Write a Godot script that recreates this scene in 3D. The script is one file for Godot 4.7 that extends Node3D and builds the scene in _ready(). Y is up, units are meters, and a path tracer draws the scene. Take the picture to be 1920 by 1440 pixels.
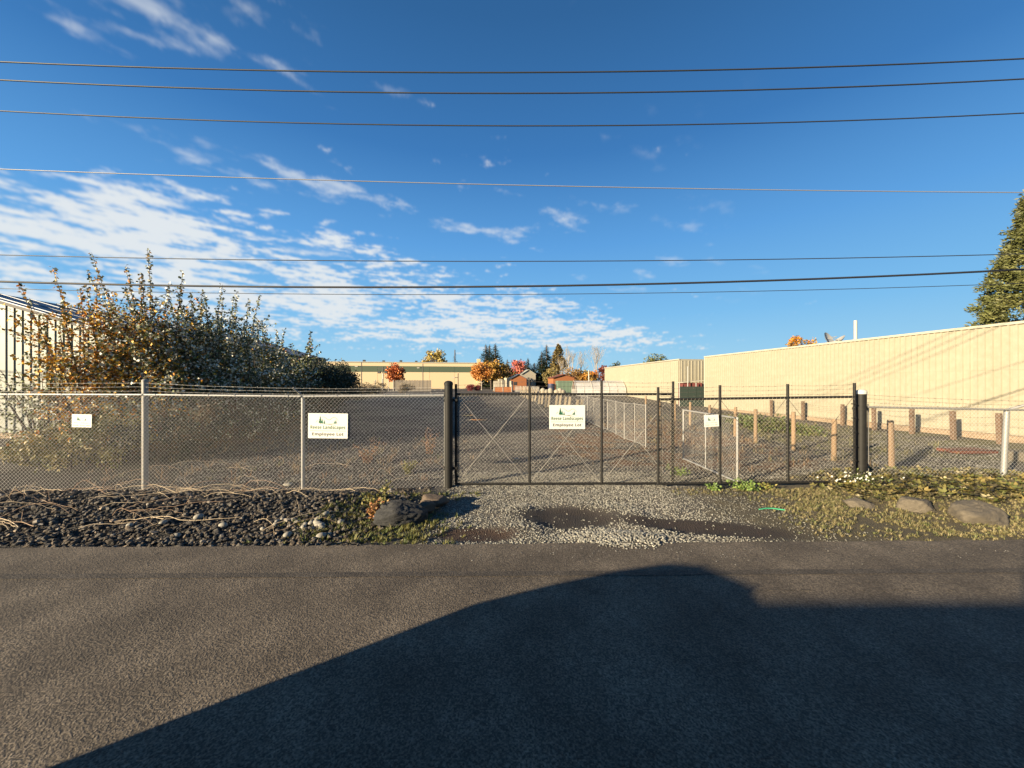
extends Node3D
# A gravel lot behind a chain-link double gate beside a road, low autumn sun from behind and to the left.
# x runs right, y up, the lot lies towards -z; "d" below is the distance into the lot, z = -d.

const EYE := 2.0
const LENS := 700.0
const EXPOSURE := 2.9

var rng := RandomNumberGenerator.new()
var taken := {}
var M := {}
var bumps := FastNoiseLite.new()
var patches := FastNoiseLite.new()

# ---------------------------------------------------------------- mesh helpers
class MB:
	var v := PackedVector3Array()
	var n := PackedVector3Array()
	var c := PackedColorArray()
	var col := Color(1, 1, 1)
	func tri(a: Vector3, b: Vector3, e: Vector3, na: Vector3, nb: Vector3, ne: Vector3) -> void:
		if (e - a).cross(b - a).dot(na + nb + ne) < 0.0:
			v.append(a); v.append(e); v.append(b); n.append(na); n.append(ne); n.append(nb)
		else:
			v.append(a); v.append(b); v.append(e); n.append(na); n.append(nb); n.append(ne)
		c.append(col); c.append(col); c.append(col)
	func quad(a: Vector3, b: Vector3, e: Vector3, f: Vector3, nn: Vector3) -> void:
		tri(a, b, e, nn, nn, nn); tri(a, e, f, nn, nn, nn)
	func flat(a: Vector3, b: Vector3, e: Vector3, f: Vector3, away: Vector3) -> void:
		var nn := (b - a).cross(e - a).normalized()
		if nn.dot((a + e) * 0.5 - away) < 0.0: nn = -nn
		quad(a, b, e, f, nn)
	func box(at: Vector3, size: Vector3, turn := Basis(), cut := 0.0) -> void:
		var h := size * 0.5
		if cut <= 0.0:
			for ax in 3:
				for s in [-1.0, 1.0]:
					var nn := Vector3.ZERO; nn[ax] = s
					var u := Vector3.ZERO; u[(ax + 1) % 3] = h[(ax + 1) % 3]
					var w := Vector3.ZERO; w[(ax + 2) % 3] = h[(ax + 2) % 3]
					var o := Vector3.ZERO; o[ax] = s * h[ax]
					quad(at + turn * (o - u - w), at + turn * (o + u - w), at + turn * (o + u + w), at + turn * (o - u + w), turn * nn)
			return
		for ax in 3:
			var iu := (ax + 1) % 3
			var iw := (ax + 2) % 3
			for s in [-1.0, 1.0]:
				var nn := Vector3.ZERO; nn[ax] = s
				var u := Vector3.ZERO; u[iu] = h[iu] - cut
				var w := Vector3.ZERO; w[iw] = h[iw] - cut
				var o := Vector3.ZERO; o[ax] = s * h[ax]
				quad(at + turn * (o - u - w), at + turn * (o + u - w), at + turn * (o + u + w), at + turn * (o - u + w), turn * nn)
				for t in [-1.0, 1.0]:
					var l := Vector3.ZERO; l[iw] = h[iw] - cut
					var p1 := Vector3.ZERO; p1[ax] = s * h[ax]; p1[iu] = t * (h[iu] - cut)
					var p2 := Vector3.ZERO; p2[ax] = s * (h[ax] - cut); p2[iu] = t * h[iu]
					var ne := Vector3.ZERO; ne[ax] = s; ne[iu] = t
					quad(at + turn * (p1 - l), at + turn * (p1 + l), at + turn * (p2 + l), at + turn * (p2 - l), turn * ne.normalized())
	func path(p: PackedVector3Array, r: Array, sides := 6, caps := true) -> void:
		var rings := []
		var dirs := []
		for i in p.size():
			var t := (p[mini(i + 1, p.size() - 1)] - p[maxi(i - 1, 0)]).normalized()
			var up := Vector3.UP if absf(t.y) < 0.9 else Vector3.RIGHT
			var a := t.cross(up).normalized()
			var b := a.cross(t)
			var ring := []
			var dn := []
			var rr: float = r[mini(i, r.size() - 1)]
			for k in sides:
				var g := TAU * (k + 0.5) / sides
				var nn := a * cos(g) + b * sin(g)
				dn.append(nn); ring.append(p[i] + nn * rr)
			rings.append(ring); dirs.append(dn)
		for i in p.size() - 1:
			for k in sides:
				var k2 := (k + 1) % sides
				tri(rings[i][k], rings[i][k2], rings[i + 1][k2], dirs[i][k], dirs[i][k2], dirs[i + 1][k2])
				tri(rings[i][k], rings[i + 1][k2], rings[i + 1][k], dirs[i][k], dirs[i + 1][k2], dirs[i + 1][k])
		if caps:
			for e in [0, p.size() - 1]:
				var out := (p[e] - p[1 if e == 0 else e - 1]).normalized()
				for k in range(1, sides - 1):
					tri(rings[e][0], rings[e][k], rings[e][k + 1], out, out, out)
	func bar(a: Vector3, b: Vector3, r: float, sides := 6, r2 := -1.0) -> void:
		path(PackedVector3Array([a, b]), [r, r if r2 < 0.0 else r2], sides)
	func wire(a: Vector3, b: Vector3, r: float) -> void:
		path(PackedVector3Array([a, b]), [r], 3, false)
	func lathe(at: Vector3, prof: Array, sides := 14) -> void:
		for i in prof.size() - 1:
			var p0: Vector2 = prof[i]
			var p1: Vector2 = prof[i + 1]
			var t := p1 - p0
			for k in sides:
				var g0 := TAU * k / sides
				var g1 := TAU * (k + 1) / sides
				var e0 := Vector3(cos(g0), 0, sin(g0))
				var e1 := Vector3(cos(g1), 0, sin(g1))
				var n0 := (e0 * t.y - Vector3.UP * t.x).normalized()
				var n1 := (e1 * t.y - Vector3.UP * t.x).normalized()
				var a := at + e0 * p0.x + Vector3.UP * p0.y
				var b := at + e1 * p0.x + Vector3.UP * p0.y
				var e := at + e1 * p1.x + Vector3.UP * p1.y
				var f := at + e0 * p1.x + Vector3.UP * p1.y
				tri(a, b, e, n0, n1, n1); tri(a, e, f, n0, n1, n0)
	func prism(poly: PackedVector2Array, z0: float, z1: float) -> void:
		var mid := Vector2.ZERO
		for q in poly: mid += q / poly.size()
		for z in [z0, z1]:
			var nn := Vector3(0, 0, signf(z - (z0 + z1) * 0.5))
			var ix := Geometry2D.triangulate_polygon(poly)
			for i in range(0, ix.size(), 3):
				tri(Vector3(poly[ix[i]].x, poly[ix[i]].y, z), Vector3(poly[ix[i + 1]].x, poly[ix[i + 1]].y, z), Vector3(poly[ix[i + 2]].x, poly[ix[i + 2]].y, z), nn, nn, nn)
		var turn := 1.0 if not Geometry2D.is_polygon_clockwise(poly) else -1.0
		for i in poly.size():
			var a := poly[i]
			var b := poly[(i + 1) % poly.size()]
			var nn := Vector3(b.y - a.y, a.x - b.x, 0).normalized() * turn
			quad(Vector3(a.x, a.y, z0), Vector3(b.x, b.y, z0), Vector3(b.x, b.y, z1), Vector3(a.x, a.y, z1), nn)
	func done() -> ArrayMesh:
		var arr := []
		arr.resize(Mesh.ARRAY_MAX)
		arr[Mesh.ARRAY_VERTEX] = v; arr[Mesh.ARRAY_NORMAL] = n; arr[Mesh.ARRAY_COLOR] = c
		var m := ArrayMesh.new()
		m.add_surface_from_arrays(Mesh.PRIMITIVE_TRIANGLES, arr)
		return m

class Leaves:
	var v := PackedVector3Array()
	var n := PackedVector3Array()
	var c := PackedColorArray()
	var ix := PackedInt32Array()
	func leaf(p: Vector3, along: Vector3, side: Vector3, l: float, w: float, col: Color) -> void:
		var i := v.size()
		var nn := along.cross(side).normalized()
		var m := p + along * (l * 0.45) + nn * (w * 0.18)
		v.append(p); v.append(m + side * (w * 0.5)); v.append(p + along * l); v.append(m - side * (w * 0.5))
		n.append(nn); n.append((nn + side * 0.4).normalized()); n.append(nn); n.append((nn - side * 0.4).normalized())
		c.append(col); c.append(col); c.append(col); c.append(col)
		ix.append(i); ix.append(i + 1); ix.append(i + 2); ix.append(i); ix.append(i + 2); ix.append(i + 3)
	func done() -> ArrayMesh:
		var arr := []
		arr.resize(Mesh.ARRAY_MAX)
		arr[Mesh.ARRAY_VERTEX] = v; arr[Mesh.ARRAY_NORMAL] = n; arr[Mesh.ARRAY_COLOR] = c; arr[Mesh.ARRAY_INDEX] = ix
		var m := ArrayMesh.new()
		m.add_surface_from_arrays(Mesh.PRIMITIVE_TRIANGLES, arr)
		return m

# ---------------------------------------------------------------- scene helpers
func at(x: float, y: float, d: float) -> Vector3:
	return Vector3((x - 960.0) / LENS * d, EYE - (y - 720.0) / LENS * d, -d)

func xs(x: float, d: float) -> float:
	return (x - 960.0) / LENS * d

func R(a: float, b: float) -> float:
	return rng.randf_range(a, b)

func aim() -> Vector3:
	return Vector3(rng.randfn(), rng.randfn(), rng.randfn()).normalized()

func numbered(called: String) -> String:
	if not taken.has(called):
		taken[called] = 0
		return called
	taken[called] += 1
	return "%s_%03d" % [called, taken[called]]

func tag(o: Node, label: String, category: String, group := "", kind := "") -> Node:
	o.set_meta("label", label); o.set_meta("category", category)
	if group: o.set_meta("group", group)
	if kind: o.set_meta("kind", kind)
	return o

func thing(called: String, label: String, category: String, where := Vector3.ZERO, turn := 0.0, group := "") -> Node3D:
	var o := Node3D.new()
	o.name = numbered(called)
	add_child(o)
	o.position = where; o.rotation.y = turn
	tag(o, label, category, group)
	return o

func part(parent: Node, called: String, mesh: Mesh, mat: Material, where := Vector3.ZERO) -> MeshInstance3D:
	var o := MeshInstance3D.new()
	o.name = called
	o.mesh = mesh; o.material_override = mat; o.position = where
	parent.add_child(o, true)
	return o

func solo(called: String, label: String, category: String, mesh: Mesh, mat: Material, where := Vector3.ZERO, group := "") -> MeshInstance3D:
	var o := MeshInstance3D.new()
	o.name = numbered(called)
	o.mesh = mesh; o.material_override = mat; o.position = where
	add_child(o)
	tag(o, label, category, group)
	return o

func setting(called: String, mesh: Mesh, mat: Material) -> MeshInstance3D:
	var o := MeshInstance3D.new()
	o.name = numbered(called)
	o.mesh = mesh; o.material_override = mat
	add_child(o)
	o.set_meta("kind", "structure")
	return o

func scatter(called: String, label: String, category: String, mesh: Mesh, mat: Material, places: Array, tints: Array) -> void:
	var mm := MultiMesh.new()
	mm.transform_format = MultiMesh.TRANSFORM_3D
	mm.use_colors = true
	mm.mesh = mesh
	mm.instance_count = places.size()
	for i in places.size():
		mm.set_instance_transform(i, places[i])
		mm.set_instance_color(i, tints[i])
	var o := MultiMeshInstance3D.new()
	o.name = numbered(called)
	o.multimesh = mm; o.material_override = mat
	add_child(o)
	tag(o, label, category, "", "stuff")

func lin(r: float, g: float, b: float) -> Color:
	return Color(r, g, b).linear_to_srgb()

func noise_tex(size: int, freq: float, octaves: int, lo: Color, hi: Color, sd: int, kind := FastNoiseLite.TYPE_SIMPLEX_SMOOTH, mid := -1.0) -> NoiseTexture2D:
	var f := FastNoiseLite.new()
	f.seed = sd; f.frequency = freq; f.noise_type = kind
	f.fractal_type = FastNoiseLite.FRACTAL_FBM if octaves > 1 else FastNoiseLite.FRACTAL_NONE
	f.fractal_octaves = octaves
	var t := NoiseTexture2D.new()
	t.width = size; t.height = size; t.seamless = true; t.noise = f
	var g := Gradient.new()
	g.set_color(0, lo); g.set_color(1, hi)
	if mid > 0.0: g.add_point(mid, lo.lerp(hi, 0.5))
	t.color_ramp = g
	return t

func plain(r: float, g: float, b: float, rough := 0.8, metal := 0.0, vertex := false) -> StandardMaterial3D:
	var m := StandardMaterial3D.new()
	m.albedo_color = lin(r, g, b); m.roughness = rough; m.metallic = metal
	m.vertex_color_use_as_albedo = vertex
	m.cull_mode = BaseMaterial3D.CULL_DISABLED
	return m

func worn(m: StandardMaterial3D, tex: Texture2D, scale: float, over: Texture2D = null, over_scale := 0.3) -> StandardMaterial3D:
	m.albedo_texture = tex
	m.uv1_triplanar = true; m.uv1_world_triplanar = true; m.uv1_scale = Vector3.ONE * scale
	if over:
		m.detail_enabled = true; m.detail_albedo = over; m.detail_blend_mode = BaseMaterial3D.BLEND_MODE_MUL
		m.detail_uv_layer = BaseMaterial3D.DETAIL_UV_2
		m.uv2_triplanar = true; m.uv2_world_triplanar = true; m.uv2_scale = Vector3.ONE * over_scale
	return m

func relief(m: StandardMaterial3D, tex: Texture2D, cm: float) -> StandardMaterial3D:
	m.heightmap_enabled = true; m.heightmap_texture = tex; m.heightmap_scale = cm
	return m

# ---------------------------------------------------------------- sky
func make_sky() -> PanoramaSkyMaterial:
	var w := 2048
	var h := 1024
	var im := Image.create(w, h, false, Image.FORMAT_RGBF)
	var big := FastNoiseLite.new(); big.seed = 11; big.frequency = 0.85; big.fractal_octaves = 4; big.noise_type = FastNoiseLite.TYPE_SIMPLEX_SMOOTH
	var fine := FastNoiseLite.new(); fine.seed = 5; fine.frequency = 3.4; fine.fractal_octaves = 5; fine.fractal_gain = 0.55; fine.noise_type = FastNoiseLite.TYPE_SIMPLEX_SMOOTH
	fine.domain_warp_enabled = true; fine.domain_warp_amplitude = 0.25; fine.domain_warp_frequency = 1.2
	var puff := FastNoiseLite.new(); puff.seed = 77; puff.frequency = 9.0; puff.fractal_octaves = 3; puff.noise_type = FastNoiseLite.TYPE_SIMPLEX_SMOOTH
	var wisp := FastNoiseLite.new(); wisp.seed = 23; wisp.frequency = 1.1; wisp.fractal_octaves = 5; wisp.noise_type = FastNoiseLite.TYPE_SIMPLEX_SMOOTH
	var s := 1.0 / EXPOSURE
	var stops := [[0.0, Vector3(0.40, 0.66, 0.80)], [0.07, Vector3(0.33, 0.63, 0.86)], [0.17, Vector3(0.21, 0.52, 0.86)], [0.34, Vector3(0.115, 0.36, 0.75)], [0.52, Vector3(0.05, 0.20, 0.50)], [0.70, Vector3(0.032, 0.13, 0.33)], [1.0, Vector3(0.016, 0.07, 0.20)]]
	for j in h:
		var el := PI * (0.5 - (j + 0.5) / h)
		var y := sin(el)
		var base := Vector3(0.30, 0.42, 0.48)
		if y >= 0.0:
			for k in stops.size() - 1:
				if y <= stops[k + 1][0]:
					base = (stops[k][1] as Vector3).lerp(stops[k + 1][1], (y - stops[k][0]) / (stops[k + 1][0] - stops[k][0]))
					break
		var cloudy := y > 0.045 and y < 0.985
		if not cloudy:
			im.fill_rect(Rect2i(0, j, w, 1), Color(base.x * s, base.y * s, base.z * s))
			continue
		var flat := cos(el)
		for i in w:
			var az := TAU * (i + 0.5) / w
			var u := sin(az) * flat / y
			var v := cos(az) * flat / y
			var f := (v - 2.15) * 0.667 - (u + 1.2) * 0.745
			var c := 0.0
			if f > -2.2:
				var a := u * 0.8 + v * 0.6
				var b := v * 0.8 - u * 0.6
				var m := smoothstep(-0.5, 1.1, f) * (1.0 - smoothstep(2.4, 7.0, f) * 0.35) * smoothstep(0.05, 0.12, y)
				var q := big.get_noise_2d(u, v * 0.8)
				var r := fine.get_noise_2d(a * 0.8, b * 1.25)
				var g := puff.get_noise_2d(a, b * 1.3)
				var k := m * 1.05 - 0.62 + q * 0.75 + r * 0.8 + g * 0.32
				c = smoothstep(0.02, 0.62, k) * 0.93
				var wv := wisp.get_noise_2d(a * 0.6, b * 1.7) * 0.75 + r * 0.35 + g * 0.12
				c = maxf(c, smoothstep(0.22, 0.62, wv) * 0.6 * smoothstep(-2.2, -0.8, f) * (1.0 - smoothstep(2.5, 5.0, v)))
			var white := Vector3(0.80, 0.84, 0.86)
			var o := base.lerp(white, c) * s
			im.set_pixel(i, j, Color(o.x, o.y, o.z))
	var pm := PanoramaSkyMaterial.new()
	pm.panorama = ImageTexture.create_from_image(im)
	return pm

# ---------------------------------------------------------------- ground form and colour
func spot(x: float, d: float, cx: float, cd: float, rx: float, rd: float, turn := 0.0) -> float:
	var p := Vector2(x - cx, d - cd).rotated(-turn)
	var q := (p.x / rx) ** 2 + (p.y / rd) ** 2
	return exp(-q * q)

func height(x: float, d: float) -> float:
	if d < 4.55: return -0.09
	var edge := 4.67 + x * 0.018
	var h := -0.035
	h += 0.8 * smoothstep(18.0, 50.0, d)
	var near := smoothstep(edge - 0.05, edge + 0.5, d)
	var bank := smoothstep(-1.7, -3.0, x)
	h += bank * (0.17 * smoothstep(edge, edge + 1.3, d) - 0.24 * smoothstep(6.3, 7.2, d) + 0.09 * smoothstep(8.0, 11.0, d))
	var rb := smoothstep(5.4, 7.2, x)
	h += rb * (0.16 * smoothstep(5.1, 6.4, d) - 0.14 * smoothstep(7.6, 9.0, d))
	h -= 0.055 * spot(x, d, 0.85, 5.75, 0.62, 0.45)
	h -= 0.03 * spot(x, d, 2.75, 5.25, 1.0, 0.2, -0.25)
	h -= 0.03 * spot(x, d, -0.45, 5.0, 0.5, 0.18)
	h += 0.045 * spot(x, d, 1.45, 4.85, 0.6, 0.26) + 0.035 * spot(x, d, 0.15, 5.6, 0.35, 0.6) + 0.035 * spot(x, d, 1.75, 5.8, 0.35, 0.55)
	h += bumps.get_noise_2d(x * 1.0, d) * (0.022 + 0.015 * bank) * near
	h += bumps.get_noise_2d(x * 0.17 + 50.0, d * 0.17) * 0.06 * smoothstep(8.0, 14.0, d)
	return h

func ground_tint(x: float, d: float) -> Color:
	var q := patches.get_noise_2d(x * 0.6, d * 0.9)
	var q2 := patches.get_noise_2d(x * 2.4 + 30.0, d * 2.4)
	var c := Color(0.17, 0.15, 0.125)
	c = c.lerp(Color(0.09, 0.076, 0.062), smoothstep(-0.2, 0.3, q))
	# dry weeds and rusty leaf litter between the gate and the timber posts
	var litter := smoothstep(0.9, 2.0, x) * smoothstep(9.0, 7.6, x) * smoothstep(8.4, 9.3, d) * (1.0 - smoothstep(17.0, 24.0, d))
	c = c.lerp(Color(0.26, 0.125, 0.055), litter * smoothstep(-0.3, 0.1, q2 + q * 0.6) * 0.95)
	var green := smoothstep(8.6, 9.6, x) * smoothstep(9.0, 10.0, d) * (1.0 - smoothstep(15.0, 19.0, d))
	c = c.lerp(Color(0.15, 0.14, 0.05), green * smoothstep(-0.25, 0.15, q2))
	# bank of dark rock on the left
	var bank := smoothstep(-1.5, -2.6, x) * (1.0 - smoothstep(8.2, 10.0, d))
	c = c.lerp(Color(0.035, 0.03, 0.025), bank)
	c = c.lerp(Color(0.06, 0.05, 0.04), smoothstep(-1.0, -2.6, x) * smoothstep(7.2, 7.8, d) * (1.0 - smoothstep(13.0, 20.0, d)) * 0.8)  # dark soil behind the left fence, bush shade put into its colour
	var apron := smoothstep(-1.7, -0.9, x) * smoothstep(4.6, 3.0, x) * (1.0 - smoothstep(8.5, 9.8, d))
	c = c.lerp(Color(0.20, 0.18, 0.15), apron * 0.9)
	var verge := smoothstep(2.6, 4.2, x + q2 * 0.8) * (1.0 - smoothstep(7.8, 8.8, d))
	c = c.lerp(Color(0.15, 0.125, 0.07), verge)
	c = c.lerp(Color(0.05, 0.036, 0.028), clampf(spot(x, d, 0.85, 5.75, 0.75, 0.5) * 1.3, 0, 1) * 0.95)
	c = c.lerp(Color(0.05, 0.034, 0.027), clampf(spot(x, d, 2.7, 5.3, 1.25, 0.3, -0.22) * 1.4, 0, 1))
	c = c.lerp(Color(0.075, 0.042, 0.026), clampf(spot(x, d, -0.5, 5.05, 0.6, 0.26) * 1.2, 0, 1))
	return c * (1.12 + q2 * 0.3)

func steps(list: Array) -> PackedFloat32Array:
	var out := PackedFloat32Array()
	for e in list:
		var a: float = e[0]
		while a < e[1] - 0.0001:
			out.append(a)
			a += e[2]
	out.append(list[-1][1])
	return out

func make_ground() -> void:
	var gx := steps([[-420, -100, 80], [-100, -30, 7], [-30, -13, 1.0], [-13, 12, 0.1], [12, 30, 1.0], [30, 100, 7], [100, 420, 80]])
	var gd := steps([[-80, -8, 12], [-8, 4, 2], [4, 4.5, 0.25], [4.5, 8, 0.07], [8, 14, 0.15], [14, 30, 0.5], [30, 80, 2.0], [80, 120, 8], [120, 600, 80]])
	var st := SurfaceTool.new()
	st.begin(Mesh.PRIMITIVE_TRIANGLES)
	var nx := gx.size()
	for j in gd.size():
		for i in nx:
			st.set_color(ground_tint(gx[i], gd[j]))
			st.add_vertex(Vector3(gx[i], height(gx[i], gd[j]), -gd[j]))
	for j in gd.size() - 1:
		for i in nx - 1:
			var a := j * nx + i
			st.add_index(a); st.add_index(a + nx); st.add_index(a + nx + 1)
			st.add_index(a); st.add_index(a + nx + 1); st.add_index(a + 1)
	st.generate_normals()
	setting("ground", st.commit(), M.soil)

func edge_at(x: float) -> float:
	return 4.67 + x * 0.018 + bumps.get_noise_2d(x * 2.5, 90.0) * 0.03

func make_road() -> void:
	var mb := MB.new()
	var x := -60.0
	while x < 60.0:
		var dx := 0.12 if absf(x) < 9.0 else 1.0
		var a := edge_at(x) if absf(x) < 10.0 else 4.67 + x * 0.018
		var b := edge_at(x + dx) if absf(x + dx) < 10.0 else 4.67 + (x + dx) * 0.018
		mb.quad(Vector3(x, 0, 3.4), Vector3(x + dx, 0, 3.4), Vector3(x + dx, 0, -b), Vector3(x, 0, -a), Vector3.UP)
		mb.quad(Vector3(x, 0, -a), Vector3(x + dx, 0, -b), Vector3(x + dx, -0.08, -b - 0.02), Vector3(x, -0.08, -a - 0.02), Vector3(0, 0.3, -0.95))
		x += dx
	var road := setting("road", mb.done(), M.asphalt)
	# the dark overlap seam between two passes of the paver and the cracked joint beside it
	var se := MB.new()
	x = -9.0
	while x < 9.0:
		var c0 := 3.93 + x * 0.012
		var c1 := 3.93 + (x + 0.2) * 0.012
		var w0 := 0.05 + 0.012 * bumps.get_noise_2d(x * 4.0, 4.0)
		var w1 := 0.05 + 0.012 * bumps.get_noise_2d((x + 0.2) * 4.0, 4.0)
		se.quad(Vector3(x, 0.004, -c0 + w0), Vector3(x + 0.2, 0.004, -c1 + w1), Vector3(x + 0.2, 0.004, -c1 - w1), Vector3(x, 0.004, -c0 - w0), Vector3.UP)
		x += 0.2
	part(road, "seam", se.done(), M.asphalt_dark)
	var cr := MB.new()
	x = -0.4
	while x < 6.0:
		var l := R(0.02, 0.13)
		if rng.randf() < 0.55:
			var c := 3.585 + x * 0.012 + R(-0.012, 0.012)
			var k := R(-0.012, 0.012)
			cr.quad(Vector3(x, 0.004, -c + 0.006), Vector3(x + l, 0.004, -c + k + 0.004), Vector3(x + l, 0.004, -c + k - 0.003), Vector3(x, 0.004, -c - 0.007), Vector3.UP)
		x += l + R(0.0, 0.1)
	part(road, "crack", cr.done(), M.asphalt_dark)

# ---------------------------------------------------------------- stones and low plants
func pebble(sd: int, rough: float) -> ArrayMesh:
	var r := RandomNumberGenerator.new()
	r.seed = sd
	var t := (1.0 + sqrt(5.0)) / 2.0
	var p := [Vector3(-1, t, 0), Vector3(1, t, 0), Vector3(-1, -t, 0), Vector3(1, -t, 0), Vector3(0, -1, t), Vector3(0, 1, t), Vector3(0, -1, -t), Vector3(0, 1, -t), Vector3(t, 0, -1), Vector3(t, 0, 1), Vector3(-t, 0, -1), Vector3(-t, 0, 1)]
	for i in 12: p[i] = (p[i] as Vector3).normalized() * (0.5 * r.randf_range(1.0 - rough, 1.0 + rough * 0.5))
	var f := [0, 11, 5, 0, 5, 1, 0, 1, 7, 0, 7, 10, 0, 10, 11, 1, 5, 9, 5, 11, 4, 11, 10, 2, 10, 7, 6, 7, 1, 8, 3, 9, 4, 3, 4, 2, 3, 2, 6, 3, 6, 8, 3, 8, 9, 4, 9, 5, 2, 4, 11, 6, 2, 10, 8, 6, 7, 9, 8, 1]
	var mb := MB.new()
	for i in range(0, 60, 3):
		var a: Vector3 = p[f[i]]
		var b: Vector3 = p[f[i + 1]]
		var c: Vector3 = p[f[i + 2]]
		var nn := (b - a).cross(c - a).normalized()
		if nn.dot(a + b + c) < 0.0: nn = -nn
		mb.tri(a, b, c, nn, nn, nn)
	return mb.done()

func boulder(sd: int, size: Vector3, rough := 0.22, det := 26) -> ArrayMesh:
	var f := FastNoiseLite.new()
	f.seed = sd; f.frequency = 0.9; f.fractal_octaves = 3; f.noise_type = FastNoiseLite.TYPE_CELLULAR
	f.cellular_return_type = FastNoiseLite.RETURN_DISTANCE
	var f2 := FastNoiseLite.new()
	f2.seed = sd + 1; f2.frequency = 2.2
	var rr := RandomNumberGenerator.new()
	rr.seed = sd * 17 + 5
	var cuts := []
	for i in 13:
		cuts.append([Vector3(rr.randfn(), rr.randfn() * 0.8, rr.randfn()).normalized(), rr.randf_range(0.72, 0.98)])
	var st := SurfaceTool.new()
	st.begin(Mesh.PRIMITIVE_TRIANGLES)
	st.set_smooth_group(0)
	for j in det + 1:
		for i in det * 2:
			var th := PI * j / det
			var ph := TAU * i / (det * 2)
			var e := Vector3(sin(th) * cos(ph), cos(th), sin(th) * sin(ph))
			var r := 1.12
			if rough > 0.12:
				for q in cuts:
					var k: float = e.dot(q[0])
					if k > 0.01: r = minf(r, q[1] / k)
			r += f.get_noise_3dv(e * 1.3) * rough * 0.25 + f2.get_noise_3dv(e * 2.5) * rough * 0.45
			st.set_color(Color(1, 1, 1) * (0.9 + 0.3 * f2.get_noise_3dv(e * 4.0)))
			st.add_vertex(e * size * 0.5 * r)
	for j in det:
		for i in det * 2:
			var a := j * det * 2 + i
			var b := j * det * 2 + (i + 1) % (det * 2)
			st.add_index(a); st.add_index(b); st.add_index(b + det * 2)
			st.add_index(a); st.add_index(b + det * 2); st.add_index(a + det * 2)
	st.generate_normals()
	return st.commit()

func lay(x: float, d: float, size: float, flatness := 0.75, sink := 0.2) -> Transform3D:
	var b := Basis.from_euler(Vector3(R(-0.4, 0.4), R(0, TAU), R(-0.4, 0.4))).scaled(Vector3.ONE * size)
	b = b * Basis.from_scale(Vector3(R(0.8, 1.25), flatness * R(0.75, 1.15), R(0.7, 1.1)))
	var base := height(x, d)
	if d < edge_at(x): base = 0.0
	return Transform3D(b, Vector3(x, base + size * flatness * (0.5 - sink), -d))

func make_gravel() -> void:
	var rock := [pebble(1, 0.5), pebble(2, 0.55), pebble(3, 0.45)]
	# dark crushed rock of the left bank
	for k in 3:
		var pl := []
		var ti := []
		for i in 8200:
			var x := R(-13.0, -1.5)
			var d := R(4.62, 7.3)
			if d < edge_at(x) - 0.02 or rng.randf() > smoothstep(-1.4, -2.4, x) + 0.05: continue
			var s := 0.022 + 0.07 * rng.randf() ** 2.6
			pl.append(lay(x, d, s, R(0.5, 0.85)))
			var g := R(0.03, 0.12)
			if rng.randf() < 0.08: g = R(0.18, 0.34)
			ti.append(Color(g * 1.14, g, g * 0.82) if rng.randf() < 0.6 else Color(g * 1.3, g, g * 0.7))
		scatter("rock_gravel", "dark crushed rock covering the bank between road and fence", "gravel", rock[k], M.stone, pl, ti)
	# pale crushed gravel of the driveway apron
	for k in 2:
		var pl := []
		var ti := []
		for i in 22500:
			var x := R(-1.6, 6.2)
			var d := R(4.5, 8.6)
			var w := 1.0 - 0.97 * clampf(1.5 * (spot(x, d, 0.85, 5.75, 0.72, 0.46) + spot(x, d, 2.7, 5.3, 1.2, 0.27, -0.22) + spot(x, d, -0.5, 5.05, 0.55, 0.23)) * (1.0 + 0.8 * patches.get_noise_2d(x * 6.0, d * 6.0)), 0.0, 1.0)
			w *= smoothstep(-1.6, -0.8, x) * (smoothstep(3.7, 2.4, x) + 0.3 * smoothstep(2.4, 3.6, x) * smoothstep(5.2, 3.9, x))
			if d < edge_at(x) + 0.02: w = 0.9 * spot(x, d, 1.5, 4.72, 0.45, 0.2)
			if rng.randf() > w: continue
			var heap := spot(x, d, 1.4, 4.9, 0.8, 0.3)
			var s := 0.012 + 0.016 * rng.randf() + 0.014 * heap
			pl.append(lay(x, d, s))
			var g := R(0.18, 0.46) * (1.0 - 0.4 * smoothstep(2.6, 3.8, x))
			ti.append(Color(g * 1.05, g, g * 0.84))
		scatter("apron_gravel", "pale crushed gravel spread over the driveway in front of the gate", "gravel", rock[k], M.stone, pl, ti)
	# gravel of the lot
	var pl2 := []
	var ti2 := []
	for i in 34000:
		var d := 8.0 + 16.0 * rng.randf() ** 1.4
		var x := R(-0.9, 1.35) * d
		if x > 15.5 or x < -9.0: continue
		pl2.append(lay(x, d, R(0.018, 0.045)))
		var g := R(0.09, 0.30)
		ti2.append(Color(g * 1.06, g, g * 0.86))
	scatter("lot_gravel", "loose grey gravel lying on the lot behind the gate", "gravel", rock[2], M.stone, pl2, ti2)
	# pebbles kicked onto the road
	var pl3 := []
	var ti3 := []
	for i in 260:
		var x := R(-5, 6)
		var d := 4.6 - absf(rng.randfn()) * 0.22
		if i % 2 == 0: x = 1.6 + rng.randfn() * 1.0
		pl3.append(lay(x, d, R(0.006, 0.018)))
		var g := R(0.06, 0.3)
		ti3.append(Color(g * 1.06, g, g * 0.9))
	scatter("road_grit", "small stones scattered along the edge of the asphalt", "grit", rock[0], M.stone, pl3, ti3)

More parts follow.
